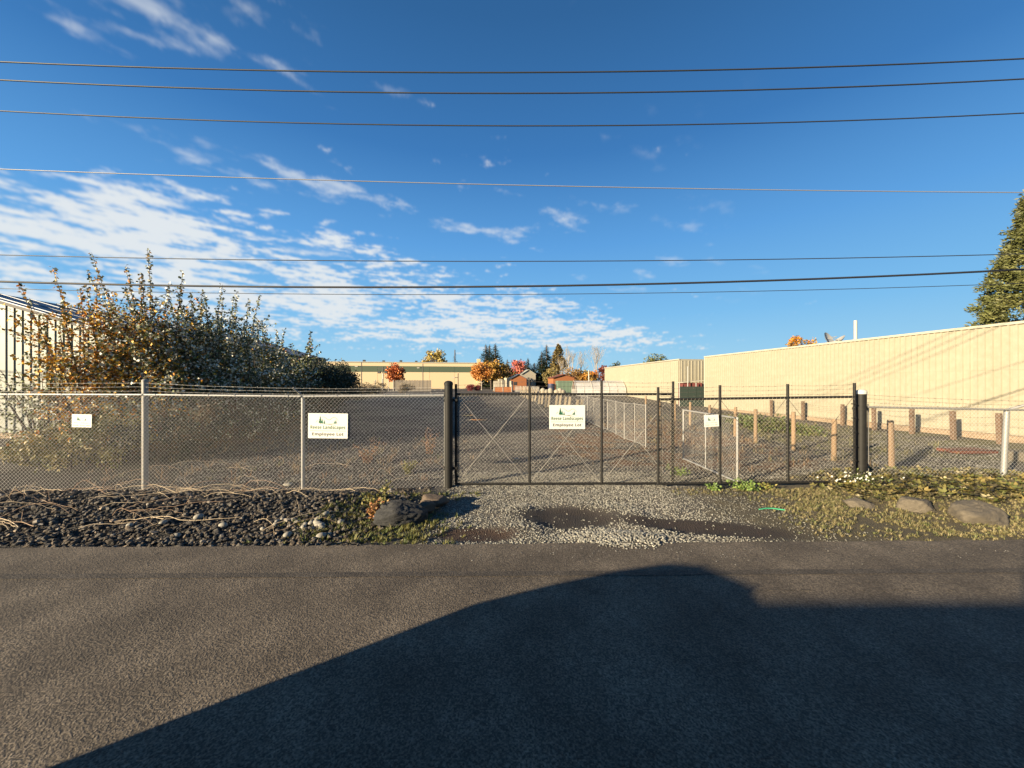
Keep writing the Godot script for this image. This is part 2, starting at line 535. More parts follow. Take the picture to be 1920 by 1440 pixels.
func blade_tuft(sd: int, blades: int, tall: float, wide: float) -> ArrayMesh:
	var r := RandomNumberGenerator.new()
	r.seed = sd
	var lv := Leaves.new()
	for i in blades:
		var g := r.randf() * TAU
		var lean := r.randf_range(0.15, 1.0)
		var along := Vector3(cos(g) * lean, 1.0, sin(g) * lean).normalized()
		var side := Vector3(-sin(g), 0, cos(g))
		var k := r.randf_range(0.7, 1.25)
		lv.leaf(Vector3(cos(g), 0, sin(g)) * r.randf() * wide * 0.3, along, side, tall * r.randf_range(0.5, 1.0), 0.012, Color(k, k, k))
	return lv.done()

func ground_leaf() -> ArrayMesh:
	var lv := Leaves.new()
	var r := RandomNumberGenerator.new()
	r.seed = 4
	for i in 5:
		var g := TAU * i / 5.0 + r.randf()
		var along := Vector3(cos(g), r.randf_range(-0.1, 0.5), sin(g)).normalized()
		var k := r.randf_range(0.7, 1.2)
		lv.leaf(Vector3(cos(g), 0, sin(g)) * 0.01, along, along.cross(Vector3.UP).normalized(), r.randf_range(0.05, 0.09), 0.05, Color(k, k, k))
	return lv.done()

func make_low_plants() -> void:
	var tuft := blade_tuft(7, 12, 0.12, 0.1)
	var pl := []
	var ti := []
	for i in 15000:
		var x := R(3.0, 9.5)
		var d := R(4.72, 7.2)
		if d < edge_at(x) + 0.03: continue
		var q := patches.get_noise_2d(x * 2.4 + 30.0, d * 2.4)
		var w := smoothstep(3.8, 5.2, x) * (0.55 + q) * smoothstep(edge_at(x), edge_at(x) + 0.3, d)
		if x < 5.0: w += smoothstep(6.6, 7.2, d) * 0.3
		if rng.randf() > w: continue
		var s := R(0.25, 0.7)
		pl.append(Transform3D(Basis(Vector3.UP, R(0, TAU)).scaled(Vector3(s, s * R(0.5, 1.0), s)), Vector3(x, height(x, d) - 0.005, -d)))
		ti.append(Color(0.17, 0.155, 0.06).lerp(Color(0.31, 0.25, 0.13), rng.randf()).lerp(Color(0.08, 0.13, 0.03), maxf(0.0, rng.randf() * 1.5 - 0.9)))
	scatter("grass", "short yellowing grass on the verge right of the driveway", "grass", tuft, M.leaf, pl, ti)
	pl = []; ti = []
	for i in 5200:
		# grass left of the driveway: along the kerbless edge and round the dark boulder
		var x := R(-6.5, -0.6)
		var d := R(4.7, 6.9)
		var w := spot(x, d, -1.9, 5.3, 1.0, 0.75) * 0.8 + 0.32 * smoothstep(edge_at(x) + 0.16, edge_at(x), d) + spot(x, d, -1.45, 7.0, 0.7, 0.5) * 0.6
		if d < edge_at(x) + 0.02 or rng.randf() > w: continue
		var s := R(0.4, 1.1)
		pl.append(Transform3D(Basis(Vector3.UP, R(0, TAU)).scaled(Vector3(s, s * R(0.5, 1.0), s)), Vector3(x, height(x, d), -d)))
		ti.append(Color(0.20, 0.17, 0.05).lerp(Color(0.09, 0.12, 0.03), rng.randf()))
	scatter("edge_grass", "green and straw coloured grass round the dark boulder", "grass", tuft, M.leaf, pl, ti)
	pl = []; ti = []
	var lf := ground_leaf()
	for i in 4600:
		var x := R(5.0, 10.2)
		var d := R(5.7, 8.0)
		var w := smoothstep(5.6, 6.8, x) * smoothstep(5.7 + (9.0 - x) * 0.12, 6.5, d)
		if rng.randf() > w: continue
		var s := R(0.5, 1.2)
		pl.append(Transform3D(Basis.from_euler(Vector3(R(-0.5, 0.5), R(0, TAU), R(-0.5, 0.5))).scaled(Vector3.ONE * s), Vector3(x, height(x, d) + R(0.0, 0.11), -d)))
		var c := Color(0.10, 0.12, 0.03).lerp(Color(0.24, 0.18, 0.06), rng.randf())
		if rng.randf() < 0.12: c = Color(0.42, 0.36, 0.2)
		if rng.randf() < 0.3: c = Color(0.06, 0.05, 0.025)
		ti.append(c)
	scatter("ivy", "yellow green creeping leaves under the right hand fence", "ground cover", lf, M.leaf, pl, ti)
	# dry weeds and thin dead stalks inside the lot
	var dry := blade_tuft(12, 9, 0.3, 0.2)
	pl = []; ti = []
	for i in 9000:
		var d := R(7.7, 24.0)
		var x := R(-1.15, 1.2) * d
		var w := 0.0
		if x < -0.5: w = 0.30 * smoothstep(-0.5, -4.0, x) * (1.0 - smoothstep(11.0, 15.0, d))
		var q := patches.get_noise_2d(x * 2.4 + 30.0, d * 2.4)
		w += smoothstep(4.4, 5.2, x) * smoothstep(9.3, 8.0, x) * smoothstep(8.3, 9.5, d) * smoothstep(0.0, 0.3, q + 0.15)
		w += smoothstep(8.6, 9.2, x) * smoothstep(9.5, 10.5, d) * smoothstep(15.4, 14.0, x) * 0.55 * smoothstep(-0.2, 0.1, q)
		w += smoothstep(1.2, 2.0, x) * smoothstep(4.4, 3.6, x) * smoothstep(9.2, 10.0, d) * smoothstep(15.0, 12.0, d) * 0.5
		if rng.randf() > w: continue
		var s := R(0.3, 1.0)
		if x > 1.0 and x < 4.4: s *= 0.5
		pl.append(Transform3D(Basis(Vector3.UP, R(0, TAU)).scaled(Vector3(s, s, s)), Vector3(x, height(x, d), -d)))
		var c := Color(0.22, 0.12, 0.06).lerp(Color(0.30, 0.22, 0.12), rng.randf())
		if x > 8.6 or rng.randf() < 0.12: c = Color(0.14, 0.15, 0.05).lerp(c, rng.randf() * 0.6)
		ti.append(c)
	scatter("dry_weeds", "rusty brown dry weeds growing over the lot", "weeds", dry, M.leaf, pl, ti)

func weed(called: String, label: String, where: Vector3, tall: float, wide: float, count: int, cols: Array, flowers := 0, group := "") -> void:
	var o := thing(called, label, "plant", where, 0.0, group)
	var st := MB.new()
	var lv := Leaves.new()
	for i in 9:
		var g := R(0, TAU)
		var tip := Vector3(cos(g) * wide * R(0.2, 1.0), tall * R(0.5, 1.0), sin(g) * wide * R(0.2, 1.0))
		st.path(PackedVector3Array([Vector3.ZERO, tip * 0.5 + Vector3(0, tall * 0.12, 0), tip]), [0.004, 0.003, 0.002], 4)
		for k in count / 9:
			var p := tip * R(0.15, 1.0) + aim() * wide * 0.12
			p.y = maxf(p.y, 0.01)
			var al := (aim() + Vector3(cos(g), 0.3, sin(g)) * 0.7).normalized()
			lv.leaf(p, al, al.cross(aim()).normalized(), R(0.03, 0.07), 0.03, (cols[rng.randi() % cols.size()] as Color) * R(0.8, 1.2))
	part(o, "stems", st.done(), M.twig)
	part(o, "leaves", lv.done(), M.leaf)
	if flowers:
		var fl := Leaves.new()
		for i in flowers:
			var p := Vector3(rng.randfn() * wide * 0.55, tall * R(0.25, 1.0), rng.randfn() * wide * 0.3)
			for k in 5:
				var g := TAU * k / 5.0
				var al := Vector3(cos(g), sin(g) * 0.8, 0.35 + sin(g) * 0.2).normalized()
				fl.leaf(p, al, al.cross(Vector3(0, 0.4, 1)).normalized(), 0.022, 0.017, Color(0.75, 0.74, 0.66))
		part(o, "flowers", fl.done(), M.leaf)

# ---------------------------------------------------------------- chain link and fences
func chain(x0: float, x1: float, b0: float, t0: float, b1: float, t1: float, pitch := 0.075, r := 0.0019) -> ArrayMesh:
	# two families of diagonal wires woven about the plane z = 0, with a twisted knuckle above every crossing on the top edge
	var mb := MB.new()
	var w := x1 - x0
	var h := maxf(t0 - b0, t1 - b1)
	for s in [-1.0, 1.0]:
		var k := -h
		while k < w + h:
			var a0 := k if s > 0 else k
			# line x = a0 + s * y (y from 0 to h), clipped to 0..w
			var y0 := 0.0
			var y1 := h
			if s > 0:
				y0 = maxf(0.0, -a0); y1 = minf(h, w - a0)
			else:
				y0 = maxf(0.0, a0 - w); y1 = minf(h, a0)
			if y1 - y0 > 0.01:
				var p := Vector2(a0 + s * y0, y0)
				var q := Vector2(a0 + s * y1, y1)
				var f := func(e: Vector2) -> Vector3:
					var t := e.x / w
					var lo := lerpf(b0, b1, t)
					var hi := lerpf(t0, t1, t)
					return Vector3(x0 + e.x, lo + (hi - lo) * e.y / h, s * r * 0.9)
				mb.wire(f.call(p), f.call(q), r)
			k += pitch
	var x := 0.0
	while x < w:
		var hi := lerpf(t0, t1, x / w)
		mb.wire(Vector3(x0 + x, hi - 0.005, -0.004), Vector3(x0 + x + 0.006, hi + 0.035, 0.004), r)
		x += pitch
	return mb.done()

func barbed(a: Vector3, b: Vector3, sag := 0.015, r := 0.0022) -> ArrayMesh:
	var mb := MB.new()
	var l := a.distance_to(b)
	var nseg := maxi(4, int(l / 0.25))
	var pts := PackedVector3Array()
	for i in nseg + 1:
		var t := float(i) / nseg
		pts.append(a.lerp(b, t) - Vector3(0, sag * 4.0 * t * (1.0 - t), 0) + Vector3(0, R(-0.004, 0.004), 0))
	mb.path(pts, [r], 3, false)
	var k := 0.06
	while k < l:
		var t := k / l
		var p := a.lerp(b, t) - Vector3(0, sag * 4.0 * t * (1.0 - t), 0)
		for s in 2:
			var e := aim() * 0.017
			mb.wire(p - e, p + e, r * 0.8)
		k += 0.125
	return mb.done()

func pipe(a: Vector3, b: Vector3, r: float, sides := 8) -> ArrayMesh:
	var mb := MB.new()
	mb.bar(a, b, r, sides)
	return mb.done()

func make_left_fence() -> void:
	var D := 7.4
	var o := thing("chain_link_fence", "galvanized chain-link fence with barbed wire on top along the rock bank", "fence", Vector3(0, 0, -D))
	var post_px := [[-330.0, 712.0, 930.0, 0.05], [272.0, 713.0, 928.0, 0.052], [568.0, 741.0, 921.0, 0.034], [834.0, 740.0, 913.0, 0.016]]
	var rails := [738.0, 740.0, 743.0, 741.0]
	var feet := [932.0, 927.0, 920.0, 910.0]
	for i in post_px.size():
		var e: Array = post_px[i]
		var x := xs(e[0], D)
		var mb := MB.new()
		var ty := at(0, e[1], D).y
		mb.bar(Vector3(x, -0.35, 0.0), Vector3(x, ty, 0.0), e[3], 12)
		if i < 2: mb.lathe(Vector3(x, ty, 0), [Vector2(e[3] * 1.08, -0.03), Vector2(e[3] * 1.08, 0.0), Vector2(e[3] * 0.7, 0.022), Vector2(0.0, 0.03)], 12)
		part(o, "post", mb.done(), M.galvanized_dull if i < 2 else M.galvanized)
	var xa := []
	for e in post_px: xa.append(xs(e[0], D))
	for i in 3:
		var y0 := at(0, rails[i], D).y
		var y1 := at(0, rails[i + 1], D).y
		part(o, "top_rail", pipe(Vector3(xa[i] + 0.03, y0, 0.045), Vector3(xa[i + 1] - 0.01, y1, 0.045), 0.021, 10), M.galvanized)
		part(o, "chain_link", chain(xa[i] + 0.02, xa[i + 1] - 0.0, at(0, feet[i], D).y, y0 - 0.005, at(0, feet[i + 1], D).y, y1 - 0.005), M.wire, Vector3(0, 0, 0.075))
		var tw := MB.new()
		for k in 6:
			var x := lerpf(xa[i], xa[i + 1], (k + 0.5) / 6.0)
			tw.box(Vector3(x, lerpf(y0, y1, (k + 0.5) / 6.0), 0.047), Vector3(0.006, 0.05, 0.05))
		part(o, "tie_wires", tw.done(), M.wire)
	# angled arm on the line post and its three strands
	var am := MB.new()
	am.bar(Vector3(xa[2], at(0, 743, D).y, 0), Vector3(xa[2] - 0.115, at(0, 727, D).y, 0.14), 0.017, 8)
	part(o, "arm", am.done(), M.galvanized_dull)
	for k in 3:
		var f := k / 2.0
		var tip := Vector3(xa[2] - 0.02 - 0.085 * f, lerpf(at(0, 739, D).y, at(0, 728, D).y, f), 0.04 + 0.1 * f)
		var l := Vector3(xa[1], lerpf(at(0, 733, D).y, at(0, 718, D).y, f), 0.03)
		var r := Vector3(xa[3], lerpf(at(0, 736, D).y, at(0, 726, D).y, f), 0.03)
		part(o, "barbed_wire", barbed(l, tip), M.wire)
		part(o, "barbed_wire", barbed(tip, r), M.wire)
		part(o, "barbed_wire", barbed(Vector3(xa[0], l.y + 0.01, 0.03), l), M.wire)

func gate_post(x: float, top: float, foot: float, cap: Material, label: String) -> void:
	var D := 7.38
	var o := thing("gate_post", label, "gate post", Vector3(xs(x, D), 0, -D), 0.0, "")
	var ty := at(0, top, D).y
	var fy := at(0, foot, D).y
	part(o, "shaft", pipe(Vector3(0, fy - 0.3, 0), Vector3(0, ty - 0.03, 0), 0.082, 20), M.black_pipe)
	var mb := MB.new()
	mb.lathe(Vector3(0, ty, 0), [Vector2(0.088, -0.05), Vector2(0.09, -0.005), Vector2(0.075, 0.022), Vector2(0.04, 0.04), Vector2(0, 0.046)], 20)
	part(o, "cap", mb.done(), cap)
	for k in [ty - 0.34, fy + 0.35]:
		var b := MB.new()
		b.lathe(Vector3(0, k, 0), [Vector2(0.083, -0.035), Vector2(0.092, -0.033), Vector2(0.092, 0.033), Vector2(0.083, 0.035)], 20)
		var s: float = 1.0 if x < 960 else -1.0
		b.box(Vector3(s * 0.13, k, 0.0), Vector3(0.10, 0.05, 0.03), Basis(), 0.006)
		part(o, "hinge_band", b.done(), M.black_pipe)

func gate_leaf(label: String, D: float, stiles: Array, rail0: float, rail1: float, foot0: float, foot1: float, tall: Array, dark_rods: bool) -> Node3D:
	var o := thing("gate_leaf", label, "gate", Vector3(0, 0, -D), 0.0)
	var n := stiles.size() - 1
	var X := []
	for s in stiles: X.append(xs(s, D))
	var yt := func(x: float) -> float: return lerpf(at(0, rail0, D).y, at(0, rail1, D).y, (x - X[0]) / (X[n] - X[0]))
	var yb := func(x: float) -> float: return lerpf(at(0, foot0, D).y, at(0, foot1, D).y, (x - X[0]) / (X[n] - X[0]))
	for i in n + 1:
		part(o, "stile", pipe(Vector3(X[i], yb.call(X[i]) - 0.01, 0), Vector3(X[i], at(0, tall[i], D).y, 0), 0.025, 10), M.black_pipe)
	part(o, "top_rail", pipe(Vector3(X[0], yt.call(X[0]), 0), Vector3(X[n], yt.call(X[n]), 0), 0.0235, 10), M.black_pipe)
	part(o, "bottom_rail", pipe(Vector3(X[0], yb.call(X[0]), 0), Vector3(X[n], yb.call(X[n]), 0), 0.0235, 10), M.black_pipe)
	for i in n:
		var a: float = X[i]
		var b: float = X[i + 1]
		part(o, "brace_rod", pipe(Vector3(a + 0.03, yb.call(a) + 0.03, -0.012), Vector3(b - 0.03, yt.call(b) - 0.03, -0.012), 0.005 if dark_rods else 0.0065, 6), M.dark_wire if dark_rods else M.rod)
		part(o, "brace_rod", pipe(Vector3(a + 0.03, yt.call(a) - 0.03, -0.028), Vector3(b - 0.03, yb.call(b) + 0.03, -0.028), 0.005 if dark_rods else 0.0065, 6), M.dark_wire if dark_rods else M.rod)
		part(o, "chain_link", chain(a + 0.03, b - 0.03, yb.call(a) + 0.03, yt.call(a) - 0.025, yb.call(b) + 0.03, yt.call(b) - 0.025), M.gate_wire, Vector3(0, 0, 0.03))
		for k in 3:
			var t0: float = at(0, tall[i], D).y
			var t1: float = at(0, tall[i + 1], D).y
			var f := [0.12, 0.42, 0.74][k] as float
			part(o, "barbed_wire", barbed(Vector3(a, lerpf(t0, yt.call(a), f), 0.026), Vector3(b, lerpf(t1, yt.call(b), f), 0.026), 0.012), M.dark_wire)
	for s in [0, n]:
		var tb := MB.new()
		var sg := 1.0 if s == 0 else -1.0
		tb.bar(Vector3(X[s] + sg * 0.045, yb.call(X[s]) + 0.05, 0.03), Vector3(X[s] + sg * 0.045, yt.call(X[s]) - 0.05, 0.03), 0.008, 5)
		for k in 6:
			tb.box(Vector3(X[s] + sg * 0.02, lerpf(yb.call(X[s]), yt.call(X[s]), (k + 0.5) / 6.0), 0.012), Vector3(0.075, 0.02, 0.055), Basis(), 0.004)
		part(o, "tension_bar", tb.done(), M.black_pipe)
	return o

func make_right_fence() -> void:
	var D := 7.4
	var o := thing("chain_link_fence", "galvanized chain-link fence on a leaning post above creeping leaves", "fence", Vector3(0, 0, -D))
	var x0 := xs(1628, D)
	var x1 := xs(1884, D)
	var x2 := xs(2100, D)
	var mb := MB.new()
	mb.path(PackedVector3Array([Vector3(x1 - 0.055, -0.3, 0.0), Vector3(x1 + 0.04, at(0, 768, D).y, 0)]), [0.042], 12)
	part(o, "post", mb.done(), M.galvanized)
	part(o, "post", pipe(Vector3(x2, -0.3, 0), Vector3(x2, at(0, 768, D).y, 0), 0.042, 12), M.galvanized)
	part(o, "tension_post", pipe(Vector3(x0 - 0.02, -0.1, 0.02), Vector3(x0 - 0.02, at(0, 757, D).y, 0.02), 0.012, 8), M.galvanized_dull)
	var am := MB.new()
	am.bar(Vector3(x1 + 0.04, at(0, 769, D).y, 0), Vector3(x1 + 0.44, at(0, 751, D).y, 0.18), 0.026, 8)
	part(o, "arm", am.done(), M.galvanized)
	part(o, "top_rail", pipe(Vector3(x0 - 0.06, at(0, 763, D).y, 0.05), Vector3(x1, at(0, 768, D).y, 0.05), 0.02, 10), M.galvanized_dull)
	part(o, "top_rail", pipe(Vector3(x1, at(0, 768, D).y, 0.05), Vector3(x2, at(0, 771, D).y, 0.05), 0.02, 10), M.galvanized_dull)
	part(o, "chain_link", chain(x0, x1, at(0, 914, D).y, at(0, 757, D).y, at(0, 922, D).y, at(0, 764, D).y), M.wire, Vector3(0, 0, 0.075))
	part(o, "chain_link", chain(x1, x2, at(0, 922, D).y, at(0, 764, D).y, at(0, 926, D).y, at(0, 768, D).y), M.wire, Vector3(0, 0, 0.075))
	for k in 3:
		var f := k / 2.0
		var tip := Vector3(x1 + 0.06 + 0.34 * f, lerpf(at(0, 767, D).y, at(0, 752, D).y, f), 0.02 + 0.14 * f)
		part(o, "barbed_wire", barbed(Vector3(x0 - 0.08, lerpf(at(0, 754, D).y, at(0, 740, D).y, f), 0.02), tip, 0.02), M.dark_wire)
		part(o, "barbed_wire", barbed(tip, Vector3(x2, tip.y, 0.05), 0.02), M.dark_wire)

# ---------------------------------------------------------------- signs
func words(parent: Node, text: String, width: float, tall: float, centre: Vector3, mat: Material, bold: int) -> void:
	var f := SystemFont.new()
	f.font_names = PackedStringArray(["Droid Sans"])
	f.font_weight = bold
	var t := TextMesh.new()
	t.text = text; t.font = f; t.font_size = 64; t.pixel_size = 0.001; t.depth = 0.01; t.curve_step = 2.0
	var b := t.get_aabb()
	var o := part(parent, "lettering", t, mat)
	o.scale = Vector3(width / b.size.x, tall / b.size.y, 0.1)
	o.position = centre - Vector3(b.get_center().x * o.scale.x, b.get_center().y * o.scale.y, 0)

func fir(mb: MB, x: float, y: float, w: float, h: float) -> void:
	var p := PackedVector2Array([Vector2(x - w * 0.05, y), Vector2(x - w * 0.05, y + h * 0.1)])
	var half := [[0.5, 0.12], [0.3, 0.22], [0.4, 0.26], [0.2, 0.45], [0.28, 0.5], [0.1, 0.7], [0.14, 0.74], [0.0, 1.0]]
	for e in half: p.append(Vector2(x - w * e[0], y + h * e[1]))
	half.reverse()
	for e in half.slice(1): p.append(Vector2(x + w * e[0], y + h * e[1]))
	p.append(Vector2(x + w * 0.05, y + h * 0.1)); p.append(Vector2(x + w * 0.05, y))
	mb.prism(p, 0.004, 0.0055)

func ribbon(mb: MB, pts: Array, w: float) -> void:
	var left := []
	var right := []
	for i in pts.size():
		var a: Vector2 = pts[maxi(i - 1, 0)]
		var b: Vector2 = pts[mini(i + 1, pts.size() - 1)]
		var nn := (b - a).normalized().orthogonal() * w * 0.5 * sin(PI * (0.12 + 0.76 * i / (pts.size() - 1.0)))
		left.append(pts[i] + nn); right.append(pts[i] - nn)
	for i in pts.size() - 1:
		mb.quad(Vector3(left[i].x, left[i].y, 0.005), Vector3(left[i + 1].x, left[i + 1].y, 0.005), Vector3(right[i + 1].x, right[i + 1].y, 0.005), Vector3(right[i].x, right[i].y, 0.005), Vector3.BACK)

func sign_board(label: String, centre: Vector3, w: float, h: float, tilt: float, big: bool) -> void:
	var o := thing("sign", label, "sign", centre, 0.0, "")
	o.rotation.z = tilt
	var b := MB.new()
	b.box(Vector3.ZERO, Vector3(w, h, 0.006), Basis(), 0.0015)
	var bd := part(o, "board", b.done(), M.sign_white)
	# the printed mark: firs before a line of hills
	var u := w
	var top := 0.5 * h
	var fy := top - (0.43 if big else 0.50) * h
	var dark := MB.new()
	fir(dark, -0.195 * u, fy, 0.10 * u, 0.335 * h)
	fir(dark, -0.09 * u, fy, 0.05 * u, 0.17 * h)
	fir(dark, 0.20 * u, fy + 0.02 * h, 0.05 * u, 0.165 * h)
	part(bd, "dark_firs", dark.done(), M.ink_green)
	var pale := MB.new()
	fir(pale, -0.145 * u, fy + 0.005 * h, 0.07 * u, 0.21 * h)
	fir(pale, 0.165 * u, fy + 0.02 * h, 0.045 * u, 0.12 * h)
	part(bd, "light_firs", pale.done(), M.ink_light_green)
	var hl := MB.new()
	var pts := []
	for i in 22:
		var t := i / 21.0
		pts.append(Vector2(lerpf(-0.155, 0.27, t) * u, fy + (0.235 + 0.05 * cos(t * 9.6 - 0.9) - 0.07 * t * t + (0.03 if t > 0.5 else 0.0) * sin((t - 0.5) * TAU)) * h))
	ribbon(hl, pts, 0.010 * u)
	pts = []
	for i in 8:
		var t := i / 7.0
		pts.append(Vector2(lerpf(-0.31, -0.25, t) * u, fy + (0.06 + 0.12 * t - 0.03 * t * t) * h))
	ribbon(hl, pts, 0.008 * u)
	pts = []
	for i in 14:
		var t := i / 13.0
		pts.append(Vector2(lerpf(-0.08, 0.19, t) * u, fy + (0.005 - 0.06 * t * t) * h))
	ribbon(hl, pts, 0.012 * u)
	pts = []
	for i in 14:
		var t := i / 13.0
		pts.append(Vector2(lerpf(-0.02, 0.28, t) * u, fy + (0.0 + 0.02 * sin(t * PI)) * h))
	ribbon(hl, pts, 0.007 * u)
	part(bd, "hill_lines", hl.done(), M.ink_brown)
	if big:
		words(bd, "Reese Landscapes", 0.88 * u, 0.185 * h, Vector3(0.0, top - 0.575 * h, 0.004), M.ink_text_green, 700)
		var ln := MB.new()
		ln.box(Vector3(0.0, top - 0.70 * h, 0.0045), Vector3(0.9 * u, 0.012 * h, 0.002))
		part(bd, "rule", ln.done(), M.ink_brown)
		words(bd, "Employee Lot", 0.79 * u, 0.165 * h, Vector3(0.0, top - 0.845 * h, 0.004), M.ink_black, 700)
	else:
		words(bd, "Reese Landscapes", 0.78 * u, 0.10 * h, Vector3(0.0, top - 0.665 * h, 0.004), M.ink_grey, 400)
		var sm := MB.new()
		var x := -0.44
		var rr := RandomNumberGenerator.new()
		rr.seed = 3
		while x < 0.44:
			var l := rr.randf_range(0.018, 0.04)
			if absf(x + 0.12) > 0.03 and absf(x - 0.17) > 0.03:
				sm.box(Vector3((x + l * 0.5) * u, top - 0.845 * h, 0.0042), Vector3(l * u * 0.55, rr.randf_range(0.05, 0.12) * h, 0.002))
			x += l + 0.02
		part(bd, "small_print", sm.done(), M.ink_grey)

# ---------------------------------------------------------------- buildings
func ribbed(w: float, h0: float, h1: float, pitch: float, deep: float, rib: float) -> ArrayMesh:
	# profiled sheet in the plane z = 0, facing +z, whose top runs from h0 to h1
	var mb := MB.new()
	var pts := [Vector2(0, 0)]
	var x := pitch * 0.5
	while x < w - 0.01:
		pts.append_array([Vector2(x - rib * 0.5, 0), Vector2(x - rib * 0.28, deep), Vector2(x + rib * 0.28, deep), Vector2(x + rib * 0.5, 0)])
		x += pitch
	pts.append(Vector2(w, 0))
	for i in pts.size() - 1:
		var a: Vector2 = pts[i]
		var b: Vector2 = pts[i + 1]
		var nn := Vector3(-(b.y - a.y), 0, b.x - a.x).normalized()
		mb.quad(Vector3(a.x, 0, a.y), Vector3(b.x, 0, b.y), Vector3(b.x, lerpf(h0, h1, b.x / w), b.y), Vector3(a.x, lerpf(h0, h1, a.x / w), a.y), nn)
	mb.quad(Vector3(0, 0, 0), Vector3(0, 0, -0.002), Vector3(0, h0, -0.002), Vector3(0, h0, 0), Vector3.LEFT)
	mb.quad(Vector3(w, 0, 0), Vector3(w, 0, -0.002), Vector3(w, h1, -0.002), Vector3(w, h1, 0), Vector3.RIGHT)
	return mb.done()

func box_mesh(centre: Vector3, size: Vector3, cut := 0.0) -> ArrayMesh:
	var mb := MB.new()
	mb.box(centre, size, Basis(), cut)
	return mb.done()

func make_cream_buildings() -> void:
	# long metal shed on the right: local x runs along the wall towards the road, local z points out over the lot
	var turn := atan2(-0.989, 0.148)
	var o := thing("metal_building", "long cream metal building beside the timber post fence", "building", Vector3(15.03, -0.02, -29.06), turn)
	var L := 20.4
	part(o, "core", box_mesh(Vector3(L * 0.5, 2.05, -7.02), Vector3(L, 4.1, 13.96)), M.cream)
	part(o, "footing", box_mesh(Vector3(L * 0.5, 0.02, 0.03), Vector3(L + 0.1, 0.42, 0.14), 0.01), M.footing)
	var low := ribbed(1.016, 2.30, 2.30, 0.2032, 0.045, 0.085)
	var high := ribbed(1.016, 1.60, 1.60, 0.2032, 0.045, 0.085)
	for i in int(L):
		part(o, "panel", low, M.cream if i % 3 else M.cream_b, Vector3(i * 1.016, 0.235, 0.002))
		part(o, "panel", high, M.cream if (i + 1) % 4 else M.cream_b, Vector3(i * 1.016, 2.52, 0.012))
	part(o, "eave_trim", box_mesh(Vector3(L * 0.5, 4.13, 0.02), Vector3(L + 0.06, 0.1, 0.14), 0.012), M.cream_trim)
	var cs := MB.new()
	cs.box(Vector3(-0.02, 2.1, 0.0), Vector3(0.08, 4.0, 0.09), Basis(), 0.01)
	part(o, "corner_trim", cs.done(), M.cream_trim)
	# farther shed in line with it
	var o2 := thing("metal_building", "farther cream metal building standing behind the green screen fence", "building", Vector3(12.0, 0.3, -48.5), atan2(-0.993, 0.12))
	var L2 := 17.2
	part(o2, "core", box_mesh(Vector3(L2 * 0.5, 1.85, -6.02), Vector3(L2, 3.9, 11.96)), M.cream)
	var sheet := ribbed(1.2, 3.72, 3.72, 0.3, 0.03, 0.08)
	for i in 14:
		part(o2, "panel", sheet, M.cream if i % 3 else M.cream_b, Vector3(0.15 + i * 1.21, -0.05, 0.002))
	for i in 4:
		var p := part(o2, "end_panel", sheet, M.cream_b, Vector3(L2 + 0.004, -0.05, -0.1 - i * 1.21))
		p.rotation.y = PI / 2
	part(o2, "eave_trim", box_mesh(Vector3(L2 * 0.5, 3.78, 0.0), Vector3(L2 + 0.08, 0.09, 0.1), 0.01), M.cream_trim)
	# roof gear of the near shed
	for e in [[1552.0, 640.0, 21.5, 0.5, 1.15], [1573.0, 638.0, 20.8, -1.9, 0.75]]:
		var p := at(e[0], e[1], e[2])
		p.y = 4.08
		var dsh := thing("satellite_dish", "round dish turned edge-on on the cream roof" if e[3] > 0.0 else "grey dish tipped back on the cream roof beside the vent pipe", "satellite dish", p, e[3])
		part(dsh, "mast", pipe(Vector3(0, -0.1, 0), Vector3(0, 0.42, 0), 0.03, 8), M.galvanized_dull)
		var db := MB.new()
		var prof := []
		for k in 8:
			var rr := 0.46 * k / 7.0
			prof.append(Vector2(rr, -0.14 + rr * rr * 0.65))
		db.lathe(Vector3.ZERO, prof, 20)
		var dm := part(dsh, "dish", db.done(), M.dish, Vector3(0, 0.42 * e[4], 0.1))
		dm.rotation.x = e[4]
		part(dm, "feed_arm", pipe(Vector3(0, -0.13, -0.1), Vector3(0, 0.35, 0.0), 0.015, 6), M.galvanized_dull)
	var pp := at(1604, 640, 19.6)
	solo("vent_pipe", "tall pale vent pipe rising from the cream roof", "pipe", pipe(Vector3(0, -0.3, 0), Vector3(0, at(0, 601, 19.6).y - 4.05, 0), 0.075, 12), M.pale_pipe, Vector3(pp.x, 4.05, pp.z))
	# green screened fence closing the gap between both sheds
	var g := thing("screen_fence", "dark green screened fence closing the gap between the cream buildings", "fence", Vector3(13.3, 0.1, -29.6))
	for i in 3:
		part(g, "screen", box_mesh(Vector3(0.33 + i * 0.66, 0.85, 0), Vector3(0.64, 1.7, 0.03)), M.green_sheet)
	for i in 4:
		part(g, "post", pipe(Vector3(i * 0.66, -0.3, -0.05), Vector3(i * 0.66, 2.0 if i != 1 else 3.3, -0.05), 0.035, 8), M.galvanized)
	var sh := thing("small_shed", "small dark red shed with a pale roof behind the green screen", "shed", Vector3(14.5, 0.1, -30.4))
	part(sh, "wall", box_mesh(Vector3(0, 1.0, 0), Vector3(1.5, 2.0, 0.9)), M.red_wall)
	var rf := MB.new()
	rf.box(Vector3(0, 2.1, 0), Vector3(1.8, 0.07, 1.2), Basis(Vector3(0, 0, 1), 0.09), 0.01)
	part(sh, "roof", rf.done(), M.cream_trim)

